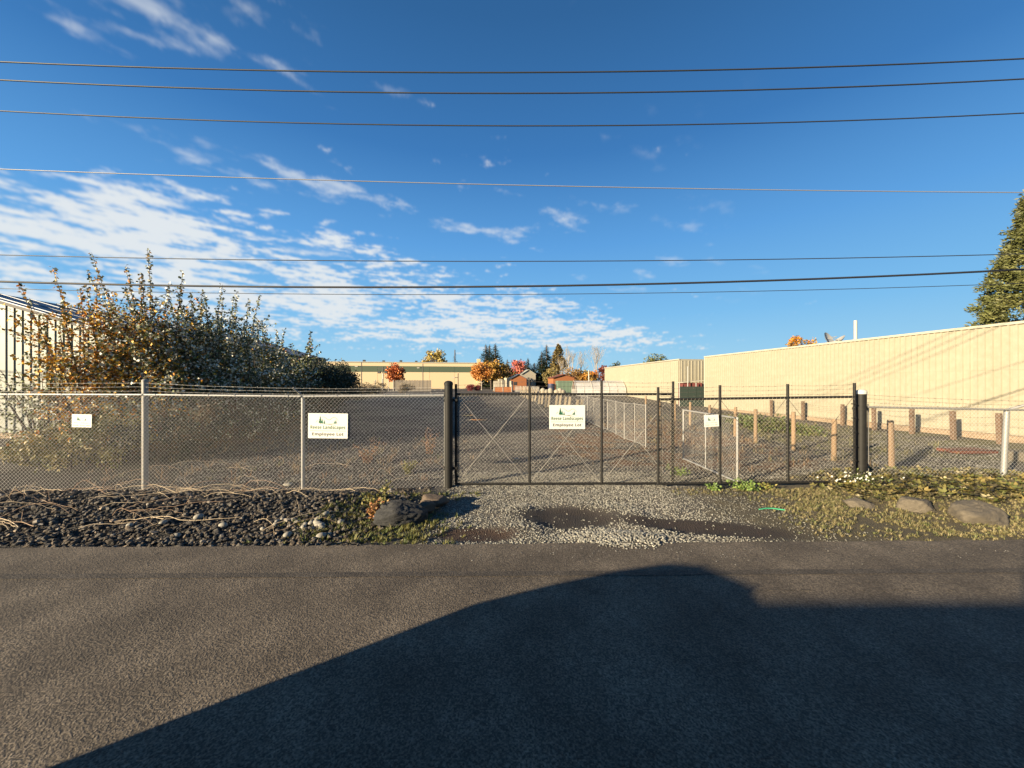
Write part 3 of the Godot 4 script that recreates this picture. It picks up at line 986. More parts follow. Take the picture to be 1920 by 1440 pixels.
func make_left_shed() -> void:
	var D := 13.7
	var apex := at(-73, 541, D)
	var slope := 0.29
	var o := thing("metal_shed", "grey ribbed metal shed with a dark blue roof behind the poplars", "shed", Vector3(apex.x, -0.05, -D))
	var half := 5.4
	var ridge := apex.y + 0.05
	var eave := ridge - slope * half
	var wall := MB.new()
	wall.prism(PackedVector2Array([Vector2(-half, 0), Vector2(half, 0), Vector2(half, eave - 0.08), Vector2(0, ridge - 0.08), Vector2(-half, eave - 0.08)]), -16.0, -0.03)
	part(o, "core", wall.done(), M.shed_sheet)
	part(o, "footing", box_mesh(Vector3(0, 0.12, -8.0), Vector3(half * 2 + 0.1, 0.3, 16.12), 0.01), M.footing)
	var w := 0.9
	for i in 6:
		var x0 := i * w
		var h0 := ridge - slope * x0 - 0.36
		var h1 := ridge - slope * (x0 + w) - 0.36
		part(o, "panel", ribbed(w - 0.004, h0, h1, 0.3, 0.032, 0.06), M.shed_sheet if i % 2 else M.shed_sheet_b, Vector3(x0, 0.275, 0.0))
		part(o, "panel", ribbed(w - 0.004, h1, h0, 0.3, 0.032, 0.06), M.shed_sheet, Vector3(-x0 - w, 0.275, 0.0))
	for s in [-1.0, 1.0]:
		var ang: float = atan(slope) * -s
		var ln := half / cos(atan(slope)) + 0.15
		var mid := Vector3(s * (half + 0.1) * 0.5, ridge - slope * (half + 0.1) * 0.5, -7.95)
		var rf := MB.new()
		rf.box(mid + Vector3(0, 0.03, 0), Vector3(ln, 0.03, 16.4), Basis(Vector3(0, 0, 1), ang))
		for k in 18:
			rf.box(mid + Vector3(0, 0.055, 7.8 - k * 0.915), Vector3(ln, 0.035, 0.05), Basis(Vector3(0, 0, 1), ang))
		part(o, "roof", rf.done(), M.blue_roof)
		var tr := MB.new()
		tr.box(Vector3(mid.x, mid.y - 0.055, 0.12), Vector3(ln, 0.13, 0.1), Basis(Vector3(0, 0, 1), ang), 0.01)
		part(o, "rake_trim", tr.done(), M.shed_trim)
	# a low pipe rail in front of the shed
	var r := thing("pipe_rail", "dark pipe rail with two legs standing before the metal shed", "rail", Vector3(xs(-60, 11.5), 0, -11.5))
	part(r, "rail", pipe(Vector3(0, 1.74, 0), Vector3(xs(78, 11.5) - xs(-60, 11.5), 1.78, 0), 0.03, 8), M.black_pipe)
	for k in [0.05, 2.2]:
		part(r, "leg", pipe(Vector3(k, -0.2, 0), Vector3(k, 1.75, 0), 0.03, 8), M.black_pipe)

func make_far_buildings() -> void:
	# beige warehouse with a green band far behind the lot
	var o := thing("warehouse", "beige tilt-up warehouse with a green band below its parapet", "building", Vector3(-46, 0.6, -91.0), atan2(0.16, 0.987))
	var L := 38.0
	part(o, "wall", box_mesh(Vector3(L * 0.5, 3.4, -10), Vector3(L, 6.8, 20)), M.beige)
	for i in 6:
		part(o, "band", box_mesh(Vector3((i + 0.5) * L / 6.0, 5.15, 0.03), Vector3(L / 6.0 - 0.05, 1.5, 0.06)), M.green_band)
		part(o, "wall_panel", box_mesh(Vector3((i + 0.5) * L / 6.0, 2.2, 0.02), Vector3(L / 6.0 - 0.05, 4.38, 0.04)), M.beige if i % 2 else M.beige_b)
	part(o, "parapet", box_mesh(Vector3(L * 0.5, 6.86, -0.05), Vector3(L + 0.2, 0.2, 0.4)), M.cream_trim)
	part(o, "end_pier", box_mesh(Vector3(L - 0.2, 3.9, 0.15), Vector3(0.9, 8.0, 0.8)), M.beige)
	for i in 7:
		part(o, "roof_box", box_mesh(Vector3(4.0 + i * 4.4 + sin(i * 7.0), 7.1, -2.0), Vector3(0.6, 0.6 + 0.2 * (i % 2), 0.6)), M.dark_metal)
	# lamp standards in front of it
	var lp := [[678.0, 679.0, 78.0, true], [793.0, 682.0, 82.0, true], [859.0, 700.0, 80.0, false]]
	for e in lp:
		var d: float = e[2]
		var y0 := 0.75
		var t := at(e[0], e[1], d)
		var p := thing("lamp_post", "thin dark lamp post in front of the far warehouse", "lamp post", Vector3(t.x, y0, -d), 0.0, "lamp posts by the warehouse")
		part(p, "pole", pipe(Vector3(0, -0.3, 0), Vector3(0, t.y - y0, 0), 0.09, 8), M.dark_metal)
		var am := part(p, "arm", pipe(Vector3(0, t.y - y0 - 0.9, 0), Vector3(-0.7, t.y - y0 - 0.9, 0.2), 0.05, 6), M.dark_metal)
		part(am, "lamp_head", box_mesh(Vector3(-0.95, t.y - y0 - 0.92, 0.2), Vector3(0.6, 0.16, 0.35), 0.03), M.pale_pipe)
	# mast with two drooping heads, pale below and dark above
	var fm := at(718, 688, 66)
	var m := thing("pale_mast", "pale mast with dark heads left of the orange tree", "mast", Vector3(fm.x, 0.75, -66))
	part(m, "pole", pipe(Vector3(0, -0.3, 0), Vector3(0, fm.y - 1.9, 0), 0.11, 8), M.pale_pipe)
	part(m, "upper_pole", pipe(Vector3(0, fm.y - 1.9, 0), Vector3(0, fm.y - 0.75, 0), 0.1, 8), M.dark_metal)
	part(m, "crossarm", box_mesh(Vector3(-0.05, fm.y - 1.0, 0), Vector3(1.9, 0.12, 0.12)), M.dark_metal)
	for s in [-0.6, 0.55]:
		part(m, "dark_head", box_mesh(Vector3(s, fm.y - 1.7, 0.1), Vector3(0.55, 0.4, 0.3), 0.05), M.dark_metal)
	# slatted screen with pale posts
	var sf := thing("slat_fence", "weathered grey slatted fence far behind the lot", "fence", Vector3(xs(737, 62), 0.74, -62))
	var x := 0.0
	var k := 0
	while x < xs(808, 62) - xs(737, 62):
		part(sf, "slat", box_mesh(Vector3(x + 0.11, 0.95, 0), Vector3(0.2, 1.85 + 0.05 * sin(k * 3.0), 0.03)), M.grey_wood if k % 3 else M.grey_wood_b)
		x += 0.235
		k += 1
	for e in [704.0, 717.0, 729.0, 738.0]:
		part(sf, "post", pipe(Vector3(xs(e, 62) - xs(737, 62), -0.3, 0.1), Vector3(xs(e, 62) - xs(737, 62), 1.95 if e != 717.0 else 2.1, 0.1), 0.06, 6), M.pale_pipe)
	# orange planter wall, sheds, container, greenhouse
	var D := 58.0
	var pw := thing("planter_wall", "low orange timber planter wall at the end of the lot", "planter", Vector3(xs(926, D), 0.72, -D))
	for i in 2:
		for j in 3:
			part(pw, "board", box_mesh(Vector3(0.75 + i * 1.36, 0.14 + j * 0.27, 0), Vector3(1.32, 0.255, 0.08), 0.01), M.orange_wood)
	for i in 3:
		part(pw, "post", box_mesh(Vector3(0.05 + i * 1.36, 0.55, 0.03), Vector3(0.09, 1.3, 0.12)), M.pale_pipe)
	for i in 5:
		var bx := [930.0, 938.0, 944.0, 951.0, 957.0][i] as float
		var wd := [0.8, 0.7, 0.9, 0.8, 0.5][i] as float
		var hh := [1.6, 1.9, 1.7, 2.1, 1.6][i] as float
		var pk := thing("pallet_stack", "wrapped pale pallet load stacked behind the orange planter wall", "pallet", Vector3(xs(bx, 60), 0.75, -60), 0.2 * i, "pallet loads behind the planter wall")
		part(pk, "pallet", box_mesh(Vector3(0, 0.07, 0), Vector3(wd + 0.1, 0.14, 0.9)), M.orange_wood)
		part(pk, "load", box_mesh(Vector3(0, 0.14 + hh * 0.5, 0), Vector3(wd, hh, 0.8), 0.05), M.wrap)
	gable("shed", "low shed with a blue grey roof and brown wall among the far trees", 972.0, 75.0, 3.3, 2.3, 2.7, 0.9, M.orange_wood, M.blue_roof)
	gable("house", "small cream house with a pale gable beside the dark fir", 991.0, 82.0, 3.2, 3.4, 3.6, 1.0, M.wrap, M.pale_roof)
	gable("shed", "brown shed with a rusty roof behind the green container", 1057.0, 62.0, 3.6, 2.3, 3.4, 0.5, M.orange_wood, M.rust_roof)
	var ct := thing("container", "green corrugated storage container left of the greenhouse", "container", Vector3(xs(1046, 54), 0.72, -54))
	var cw := 0.27
	for i in 8:
		part(ct, "panel", ribbed(cw - 0.01, 1.75, 1.75, 0.135, 0.03, 0.07), M.container_green if i % 2 else M.container_b, Vector3(i * cw, 0, 0))
	part(ct, "box", box_mesh(Vector3(1.08, 0.88, -1.52), Vector3(2.15, 1.74, 3.0)), M.container_green)
	# greenhouse: white ribs under a slack film
	var g0 := 43.0
	var gh := thing("greenhouse", "film covered greenhouse with white ribs in front of the cream building", "greenhouse", Vector3(xs(1076, g0), 0.68, -g0))
	var gl := xs(1166, g0) - xs(1076, g0)
	var sec := [Vector2(1.6, 0), Vector2(1.5, 0.75), Vector2(0.75, 1.45), Vector2(0, 1.72), Vector2(-0.75, 1.45), Vector2(-1.5, 0.75), Vector2(-1.6, 0)]
	for i in 7:
		var pts := PackedVector3Array()
		for e in sec: pts.append(Vector3(gl * i / 6.0, e.y * (1.0 - 0.03 * (i % 2)), e.x))
		var hb := MB.new()
		hb.path(pts, [0.035], 6)
		part(gh, "hoop", hb.done(), M.pale_pipe)
	for i in 6:
		var fb := MB.new()
		for q in sec.size() - 1:
			var a: Vector2 = sec[q] * 0.985
			var b: Vector2 = sec[q + 1] * 0.985
			fb.flat(Vector3(gl * i / 6.0, a.y, a.x), Vector3(gl * (i + 1) / 6.0, a.y, a.x), Vector3(gl * (i + 1) / 6.0, b.y, b.x), Vector3(gl * i / 6.0, b.y, b.x), Vector3(gl * 0.5, 0.3, 0))
		part(gh, "film", fb.done(), M.film)
	for s in [0.75, -0.75]:
		part(gh, "purlin", pipe(Vector3(0, 1.45, s), Vector3(gl, 1.45, s), 0.025, 6), M.pale_pipe)
	var pf := at(1104, 694, 56)
	solo("white_pole", "tall white pole standing behind the greenhouse", "pole", pipe(Vector3(0, -0.3, 0), Vector3(0, pf.y - 0.75, 0), 0.09, 8), M.pale_pipe, Vector3(pf.x, 0.75, -56))
	var tank := thing("blue_barrel", "dark blue barrel beside the brown shed", "barrel", Vector3(xs(1034, 56), 0.74, -56))
	var tb := MB.new()
	tb.lathe(Vector3.ZERO, [Vector2(0, 0), Vector2(0.5, 0), Vector2(0.55, 0.3), Vector2(0.52, 0.7), Vector2(0.55, 1.1), Vector2(0.5, 1.3), Vector2(0, 1.34)], 14)
	part(tank, "shell", tb.done(), M.barrel_blue)
	# white picket panels and stone bags along the end of the lot
	var pi := thing("picket_fence", "white picket fence below the cream house", "fence", Vector3(xs(966, 57), 0.74, -57))
	var px := 0.0
	while px < xs(1012, 57) - xs(966, 57):
		part(pi, "picket", box_mesh(Vector3(px, 0.5, 0), Vector3(0.1, 1.0 - 0.25 * px / 3.7, 0.03)), M.pale_pipe)
		px += 0.2
	for yy in [0.25, 0.62]:
		part(pi, "rail", box_mesh(Vector3(1.8, yy, -0.03), Vector3(3.7, 0.07, 0.03)), M.pale_pipe)
	for i in 6:
		var bx := [1018.0, 1024.0, 1032.0, 1044.0, 1050.0, 1055.0][i] as float
		var bm := boulder(60 + i, Vector3(0.75, 0.6 + 0.35 * (1 - i % 2), 0.6), 0.06, 8)
		solo("stone_bag", "pale filled bulk bag at the far end of the lot", "bag", bm, M.wrap, Vector3(xs(bx, 50), 0.95, -50), "bulk bags at the end of the lot")

func gable(called: String, label: String, px: float, d: float, w: float, h: float, deep: float, rise: float, wall: Material, roof: Material) -> void:
	var o := thing(called, label, called, Vector3(xs(px, d), 0.72, -d), 0.15)
	var b := MB.new()
	b.prism(PackedVector2Array([Vector2(-w * 0.5, 0), Vector2(w * 0.5, 0), Vector2(w * 0.5, h), Vector2(0, h + rise), Vector2(-w * 0.5, h)]), -deep, 0)
	part(o, "wall", b.done(), wall)
	for s in [-1.0, 1.0]:
		var r := MB.new()
		var ang: float = -s * atan2(rise, w * 0.5)
		r.box(Vector3(s * w * 0.26, h + rise * 0.5 + 0.03, -deep * 0.5), Vector3(w * 0.62, 0.08, deep + 0.5), Basis(Vector3(0, 0, 1), ang))
		part(o, "roof", r.done(), roof)
	part(o, "window", box_mesh(Vector3(-w * 0.2, h * 0.6, 0.02), Vector3(w * 0.2, h * 0.3, 0.06)), M.dark_metal)

# ---------------------------------------------------------------- timber posts and inner fences
func make_inner_fences() -> void:
	# row of light round posts, receding along the drive
	var o := thing("post_and_wire_fence", "light round timber posts strung with wire along the gravel", "fence", Vector3(8.5, 0, -8.2))
	var tops := []
	var spots := [[8.38, 8.24, 1.13], [8.5, 9.86, 1.10], [8.6, 11.4, 1.17], [8.35, 12.8, 1.16], [8.6, 14.4, 1.13], [8.65, 16.3, 1.1], [8.68, 18.2, 1.14], [8.9, 20.4, 1.1], [9.0, 22.8, 1.1], [9.1, 25.4, 1.1]]
	for e in spots:
		var b := Vector3(e[0] - 8.5, height(e[0], e[1]), 8.2 - e[1])
		var mb := MB.new()
		var lean := Vector3(R(-0.03, 0.03), 0, R(-0.03, 0.03))
		mb.path(PackedVector3Array([b - Vector3(0, 0.2, 0), b + lean * 0.4 + Vector3(0, e[2] * 0.5, 0), b + lean + Vector3(0, e[2] - 0.015, 0), b + lean + Vector3(0, e[2], 0)]), [0.062, 0.06, 0.057, 0.048], 12)
		part(o, "post", mb.done(), M.timber if rng.randf() < 0.6 else M.timber_b)
		tops.append(b + lean * 0.7)
	for i in spots.size() - 1:
		for hh in [0.42, 0.72]:
			var a: Vector3 = tops[i] + Vector3(0.08, hh, 0)
			var b: Vector3 = tops[i + 1] + Vector3(0.08, hh, 0)
			part(o, "wire", barbed(a, b, 0.05, 0.0035), M.dark_wire)
	# darker square posts before the cream wall
	var o2 := thing("post_and_wire_fence", "dark brown square posts strung with wire before the cream wall", "fence", Vector3(16.1, 0, -12))
	var last := Vector3.ZERO
	var row := [[16.6, 10.6], [16.32, 12.5], [15.9, 13.46], [15.96, 14.9], [16.0, 16.5], [16.2, 18.3], [15.9, 20.4], [15.7, 22.6]]
	for i in row.size():
		var e: Array = row[i]
		var b := Vector3(e[0] - 16.1, height(e[0], e[1]), 12.0 - e[1])
		var mb := MB.new()
		mb.box(b + Vector3(0, 0.42, 0), Vector3(0.125, 1.22, 0.125), Basis(Vector3.UP, R(-0.2, 0.2)) * Basis(Vector3(1, 0, 0), R(-0.03, 0.03)), 0.012)
		part(o2, "post", mb.done(), M.brown_post)
		if i > 0:
			for hh in [0.35, 0.7, 0.9]:
				part(o2, "wire", barbed(last + Vector3(-0.09, hh, 0), b + Vector3(-0.09, hh + R(-0.1, 0.08), 0), 0.05, 0.004), M.dark_wire)
		last = b
	# low galvanized fence running away from the gate
	var f := thing("low_fence", "low galvanized chain-link fence running away down the drive", "fence", Vector3(4.2, 0, -12.0), PI / 2)
	var ps := [0.0, 0.95, 1.95, 3.1, 4.6, 6.7, 8.2, 9.9]
	var xo := [0.1, 0.05, 0.0, 0.0, 0.05, -0.1, -0.12, -0.15]
	for i in ps.size():
		var y := height(4.2, 12.0 + ps[i])
		part(f, "post", pipe(Vector3(ps[i], y - 0.2, xo[i]), Vector3(ps[i], y + 1.38, xo[i]), 0.024 if i % 2 == 0 else 0.016, 8), M.galvanized_dull)
		if i > 0:
			var yp := height(4.2, 12.0 + ps[i - 1])
			part(f, "top_rail", pipe(Vector3(ps[i - 1], yp + 1.34, xo[i - 1]), Vector3(ps[i], y + 1.34, xo[i]), 0.014, 6), M.galvanized_dull)
			part(f, "bottom_rail", pipe(Vector3(ps[i - 1], yp + 0.04, xo[i - 1]), Vector3(ps[i], y + 0.04, xo[i]), 0.012, 6), M.galvanized_dull)
			part(f, "chain_link", chain(ps[i - 1], ps[i], yp + 0.03, yp + 1.34, y + 0.03, y + 1.34, 0.075, 0.0015), M.wire, Vector3(0, 0, xo[i]))
	# open leaf of that fence beside the black gate
	var g := thing("open_gate_leaf", "galvanized gate leaf standing open behind the black gate", "gate", Vector3(4.6, height(4.6, 7.6), -7.62), PI / 2)
	var W := 2.4
	part(g, "frame", _frame(W, 1.33), M.galvanized)
	part(g, "middle_bar", pipe(Vector3(W * 0.52, 0.03, 0), Vector3(W * 0.52, 1.33, 0), 0.016, 8), M.galvanized)
	part(g, "chain_link", chain(0.02, W - 0.02, 0.04, 1.32, 0.04, 1.32, 0.075, 0.0015), M.wire, Vector3(0, 0, 0.02))
	# pale boards leaning in a row along the drive
	for i in 9:
		var d := 21.5 + i * 2.6
		var x := 3.95 - i * 0.36 + R(-0.1, 0.1)
		var b := thing("leaning_board", "pale timber panel leaning in a row along the drive", "board", Vector3(x, height(x, d) + 0.0, -d), R(-0.15, 0.15), "pale panels leaning along the drive")
		for k in 2:
			var mb := MB.new()
			mb.box(Vector3(-0.14 + k * 0.26, 0.56, 0.0), Vector3(0.15, 1.15, 0.04), Basis(Vector3(0, 0, 1), -0.13), 0.006)
			part(b, "plank", mb.done(), M.pale_board if k % 2 else M.pale_board_b)

func _frame(w: float, h: float) -> ArrayMesh:
	var mb := MB.new()
	mb.bar(Vector3(0, 0, 0), Vector3(0, h + 0.02, 0), 0.022, 8)
	mb.bar(Vector3(w, 0.0, 0), Vector3(w, h + 0.02, 0), 0.022, 8)
	mb.bar(Vector3(0, h, 0), Vector3(w, h, 0), 0.02, 8)
	mb.bar(Vector3(0, 0.03, 0), Vector3(w, 0.03, 0), 0.02, 8)
	return mb.done()

# ---------------------------------------------------------------- trees
func poplar(label: String, x: float, d: float, tall: float, spread: float, stems: int, pal: Array, leaf_l: float, dense: float, whips: int, group := "silvery poplar saplings behind the fence") -> void:
	var o := thing("poplar_sapling", label, "tree", Vector3(x, height(x, d) - 0.03, -d), 0.0, group)
	var wood := MB.new()
	var lv := Leaves.new()
	for s in stems:
		var g := TAU * s / stems + R(-0.5, 0.5)
		var out := Vector3(cos(g), 0, sin(g))
		var reach := spread * (R(0.35, 1.15) if s % 3 else R(0.0, 0.4))
		var whip: bool = s < whips
		var top := tall * (R(0.82, 1.02) if whip else R(0.48, 0.78))
		var base := out * R(0.05, 0.35) * minf(1.0, spread)
		var pts := PackedVector3Array()
		for k in 7:
			var t := k / 6.0
			pts.append(base + out * reach * pow(t, 1.4) + Vector3(R(-0.05, 0.05), top * t, R(-0.05, 0.05)))
		var rr := []
		for k in 7: rr.append(lerpf(0.03, 0.004, k / 6.0))
		wood.path(pts, rr, 5, false)
		var nb := int(dense * (11.0 + 4.0 * tall))
		for bnum in nb:
			var t := R(0.08, 0.80 if whip else 0.97)
			var f := t * 6.0
			var i := mini(int(f), 5)
			var p := pts[i].lerp(pts[i + 1], f - i)
			var bg := R(0, TAU)
			var bl := R(0.45, 1.15) * (1.15 - 0.55 * t)
			var dir := (Vector3(cos(bg), R(0.1, 0.9), sin(bg)) + out * 0.35).normalized()
			var e := p + dir * bl + Vector3(0, 0.12 * bl, 0)
			wood.path(PackedVector3Array([p, p.lerp(e, 0.55) + Vector3(0, 0.03, 0), e]), [0.008, 0.005, 0.0025], 3, false)
			var nl := int(bl / 0.034)
			for q in nl:
				var tt := (q + 0.6) / nl
				_poplar_leaf(lv, p.lerp(e, tt) + aim() * R(0.02, 0.085), pal, leaf_l)
		if whip:
			var q := 0.5
			while q < 1.0:
				var f := q * 6.0
				var i := mini(int(f), 5)
				var p := pts[i].lerp(pts[i + 1], f - i)
				for z in 3: _poplar_leaf(lv, p + aim() * R(0.01, 0.06), pal, leaf_l * 0.95)
				q += 0.05 / top
	part(o, "branches", wood.done(), M.twig)
	part(o, "foliage", lv.done(), M.leaf)

func _poplar_leaf(lv: Leaves, p: Vector3, pal: Array, l: float) -> void:
	var al := (aim() + Vector3(0.3, -0.15, 0)).normalized()
	var side := al.cross(aim()).normalized()
	var k := rng.randf()
	var c: Color = pal[0][0]
	for e in pal:
		if k < e[1]:
			c = e[0]
			break
		k -= e[1]
	lv.leaf(p, al, side, l * R(0.7, 1.25), l * R(0.65, 0.95), c * R(0.75, 1.25))

func clump_tree(called: String, label: String, where: Vector3, tall: float, rad: float, low: float, clumps: int, per: int, size: float, cols: Array, bark: Material, group := "", cone := false) -> void:
	var o := thing(called, label, "tree", where, 0.0, group)
	var wood := MB.new()
	wood.path(PackedVector3Array([Vector3(0, -0.3, 0), Vector3(R(-0.1, 0.1), tall * 0.4, 0), Vector3(0, tall * 0.9, 0)]), [tall * 0.022, tall * 0.015, tall * 0.003], 7)
	var lv := Leaves.new()
	for i in clumps:
		var p := Vector3.ZERO
		var cr := rad * R(0.16, 0.3)
		if cone:
			var t := rng.randf() ** 0.8
			var g := R(0, TAU)
			var r := rad * pow(1.0 - t, 0.8) * R(0.55, 1.0)
			p = Vector3(cos(g) * r, lerpf(low, tall, t), sin(g) * r)
			cr = rad * R(0.10, 0.2) * (0.4 + 0.6 * (1.0 - t))
		else:
			var e := aim() * pow(rng.randf(), 0.4)
			p = Vector3(e.x * rad * 0.85, (tall + low) * 0.5 + e.y * (tall - low) * 0.44, e.z * rad * 0.85)
		if i % 3 == 0:
			wood.path(PackedVector3Array([Vector3(0, maxf(low * 0.6, p.y * 0.55), 0), p * 0.6 + Vector3(0, p.y * 0.28, 0), p]), [tall * 0.007, tall * 0.004, tall * 0.0015], 4, false)
		var base: Color = cols[rng.randi() % cols.size()]
		for k in per:
			var e := aim()
			var q := p + e * cr * pow(rng.randf(), 0.4) * Vector3(1, 0.75, 1)
			var al := (e + aim() * 0.8 + Vector3(0, -0.2, 0)).normalized()
			lv.leaf(q, al, al.cross(aim()).normalized(), size * R(0.7, 1.3), size * R(0.5, 0.8), base * R(0.75, 1.25))
	part(o, "trunk", wood.done(), bark)
	part(o, "crown", lv.done(), M.leaf)

func conifer(label: String, where: Vector3, tall: float, rad: float, cols: Array, group := "", fan := 10) -> void:
	var o := thing("fir_tree", label, "tree", where, 0.0, group)
	part(o, "trunk", pipe(Vector3(0, -0.3, 0), Vector3(0, tall * 0.97, 0), tall * 0.012, 6), M.bark)
	var lv := Leaves.new()
	var y := tall * 0.07
	while y < tall:
		var t := y / tall
		var r := rad * pow(1.0 - t, 0.85) + 0.05 * rad
		for k in fan:
			var g := R(0, TAU)
			var out := Vector3(cos(g), 0, sin(g))
			var rl := r * R(0.65, 1.12)
			var c: Color = (cols[rng.randi() % cols.size()] as Color) * R(0.7, 1.3)
			for q in 5:
				var f := (q + R(0.2, 1.0)) / 5.0
				var p := Vector3(0, y, 0) + out * rl * f * 0.85 + Vector3(0, -0.35 * rl * f * f, 0) + aim() * 0.06 * rl
				var al := (out + Vector3(0, -0.25 + 0.5 * f, 0) + aim() * 0.5).normalized()
				lv.leaf(p, al, al.cross(Vector3.UP + aim() * 0.5).normalized(), rl * R(0.3, 0.5), rl * R(0.14, 0.26), c)
		y += tall * 0.035 * (1.15 - 0.6 * t)
	lv.leaf(Vector3(0, tall * 0.9, 0), Vector3.UP, Vector3.RIGHT, tall * 0.11, tall * 0.012, cols[0])
	part(o, "crown", lv.done(), M.leaf)

func twigs(mb: MB, p: Vector3, dir: Vector3, l: float, r: float, depth: int) -> void:
	var mid := p + dir * l * 0.5 + aim() * l * 0.05
	var e := p + dir * l
	mb.path(PackedVector3Array([p, mid, e]), [r, r * 0.8, r * 0.55], 4 if depth > 1 else 3, false)
	if depth == 0: return
	for k in 4:
		var t := R(0.35, 1.0)
		var nd := (dir + aim() * 0.55 + Vector3(0, 0.25, 0)).normalized()
		twigs(mb, p.lerp(e, t), nd, l * R(0.45, 0.68), r * 0.5, depth - 1)

func bare_tree(label: String, where: Vector3, tall: float, limbs: int, group := "") -> void:
	var o := thing("bare_tree", label, "tree", where, 0.0, group)
	var mb := MB.new()
	mb.path(PackedVector3Array([Vector3(0, -0.3, 0), Vector3(0.05, tall * 0.45, 0), Vector3(0, tall * 0.8, 0)]), [tall * 0.016, tall * 0.011, tall * 0.004], 7)
	part(o, "trunk", mb.done(), M.pale_bark)
	var tw := MB.new()
	for i in limbs:
		var t := R(0.2, 0.8)
		var g := R(0, TAU)
		twigs(tw, Vector3(0, tall * t, 0), Vector3(cos(g) * 0.42, 1.0, sin(g) * 0.42).normalized(), tall * (1.0 - t) * R(0.4, 0.66), tall * 0.0042, 3)
	part(o, "branches", tw.done(), M.pale_bark)

func make_trees() -> void:
	var silver := Color(0.56, 0.56, 0.48)
	var dark := Color(0.065, 0.08, 0.035)
	var mid := Color(0.13, 0.15, 0.05)
	var gold := Color(0.62, 0.34, 0.03)
	var rust := Color(0.50, 0.19, 0.02)
	var p_gold := [[gold, 0.36], [rust, 0.20], [dark, 0.10], [mid, 0.14], [silver, 0.2]]
	var p_mix := [[gold, 0.17], [rust, 0.08], [dark, 0.24], [mid, 0.21], [silver, 0.3]]
	var p_silver := [[gold, 0.03], [dark, 0.27], [mid, 0.25], [silver, 0.45]]
	var p_dark := [[rust, 0.04], [dark, 0.6], [mid, 0.26], [silver, 0.1]]
	var bare := [[Color(0.30, 0.32, 0.2), 0.4], [mid, 0.3], [dark, 0.2], [silver, 0.1]]
	poplar("sparse poplar sapling with pale leaves against the grey metal shed", xs(95, 9.8), 9.8, 4.3, 1.5, 9, bare, 0.075, 0.42, 3)
	poplar("orange leaved poplar sapling beside the grey metal shed", xs(185, 9.9), 9.9, 4.9, 1.35, 17, p_gold, 0.08, 1.0, 7)
	poplar("poplar sapling mixing orange and silver leaves, with tall upright whips", xs(300, 10.3), 10.3, 5.5, 1.2, 17, p_mix, 0.08, 1.0, 9)
	poplar("silver leaved poplar sapling next to the orange and silver one", xs(385, 11.2), 11.2, 5.2, 1.2, 16, p_silver, 0.08, 1.0, 7)
	poplar("silver leaved poplar sapling with two tall whips before the dark hedge", xs(450, 12.5), 12.5, 5.2, 1.2, 15, p_silver, 0.085, 1.0, 6)
	poplar("greener poplar sapling against the dark hedge", xs(505, 14.5), 14.5, 5.0, 1.4, 15, p_silver, 0.09, 1.0, 5)
	poplar("low dark poplar sapling at the edge of the dark hedge", xs(545, 17), 17.0, 4.5, 1.5, 14, p_dark, 0.1, 1.0, 2)
	poplar("silver poplar sapling half hidden behind the orange and silver one", xs(250, 12.0), 12.0, 4.9, 1.2, 13, p_mix, 0.085, 0.9, 2)
	poplar("silver poplar sapling half hidden behind its silver neighbour", xs(350, 12.8), 12.8, 5.0, 1.3, 13, p_silver, 0.085, 0.9, 2)
	poplar("dark poplar sapling half hidden behind the two silver ones", xs(430, 14.2), 14.2, 4.9, 1.4, 13, p_dark, 0.09, 0.9, 1)
	var under := [[60.0, 9.4, 0.75, 0.6, 0], [130.0, 9.1, 1.2, 0.8, 0], [215.0, 9.3, 1.5, 0.9, 0], [300.0, 9.6, 1.6, 1.0, 1], [375.0, 10.2, 1.9, 1.1, 1], [440.0, 11.2, 2.0, 1.2, 1], [505.0, 12.6, 2.1, 1.3, 1], [548.0, 14.6, 2.3, 1.4, 1], [565.0, 16.6, 2.4, 1.4, 1]]
	var under_c := [[Color(0.20, 0.17, 0.05), Color(0.12, 0.12, 0.04), Color(0.30, 0.24, 0.10)], [Color(0.035, 0.035, 0.018), Color(0.06, 0.055, 0.025), Color(0.10, 0.06, 0.02)]]
	for e in under:
		clump_tree("undergrowth_bush", ["low olive bush growing under the orange poplar", "dark low bush growing under the silver poplars"][e[4]], Vector3(xs(e[0], e[1]), height(-6, e[1]), -e[1]), e[2], e[3], 0.02, 60, 46, 0.075, under_c[e[4]], M.twig, ["olive bushes under the poplars", "dark bushes under the poplars"][e[4]])
	# darker evergreen hedge receding along the left of the lot
	var green := [Color(0.025, 0.032, 0.015), Color(0.035, 0.042, 0.02), Color(0.05, 0.055, 0.028)]
	var hedge := [[572.0, 19.0, 3.9, 1.9], [598.0, 21.5, 3.85, 1.9], [616.0, 24.5, 3.7, 1.9], [632.0, 28.0, 3.5, 1.8], [634.0, 32.0, 3.3, 1.8]]
	for e in hedge:
		clump_tree("dark_shrub", "dense dark evergreen shrub in the hedge beyond the poplars", Vector3(xs(e[0], e[1]), height(0, e[1]), -e[1]), e[2], e[3], 0.2, 90, 70, 0.13, green, M.twig, "dark shrubs of the hedge")
	# brown scrub at the end of the hedge
	for i in 5:
		var d := 36.0 + i * 3.0
		var px := [668.0, 680.0, 694.0, 710.0, 760.0][i] as float
		clump_tree("scrub_bush", "brown leafless scrub bush before the slatted fence", Vector3(xs(px, d), height(0, d), -d), 1.25 + 0.3 * (i % 2), 1.3, 0.05, 36, 40, 0.12, [Color(0.10, 0.075, 0.05), Color(0.16, 0.12, 0.08), Color(0.06, 0.06, 0.03)], M.twig, "brown scrub bushes")
	# far trees
	var g0 := 0.75
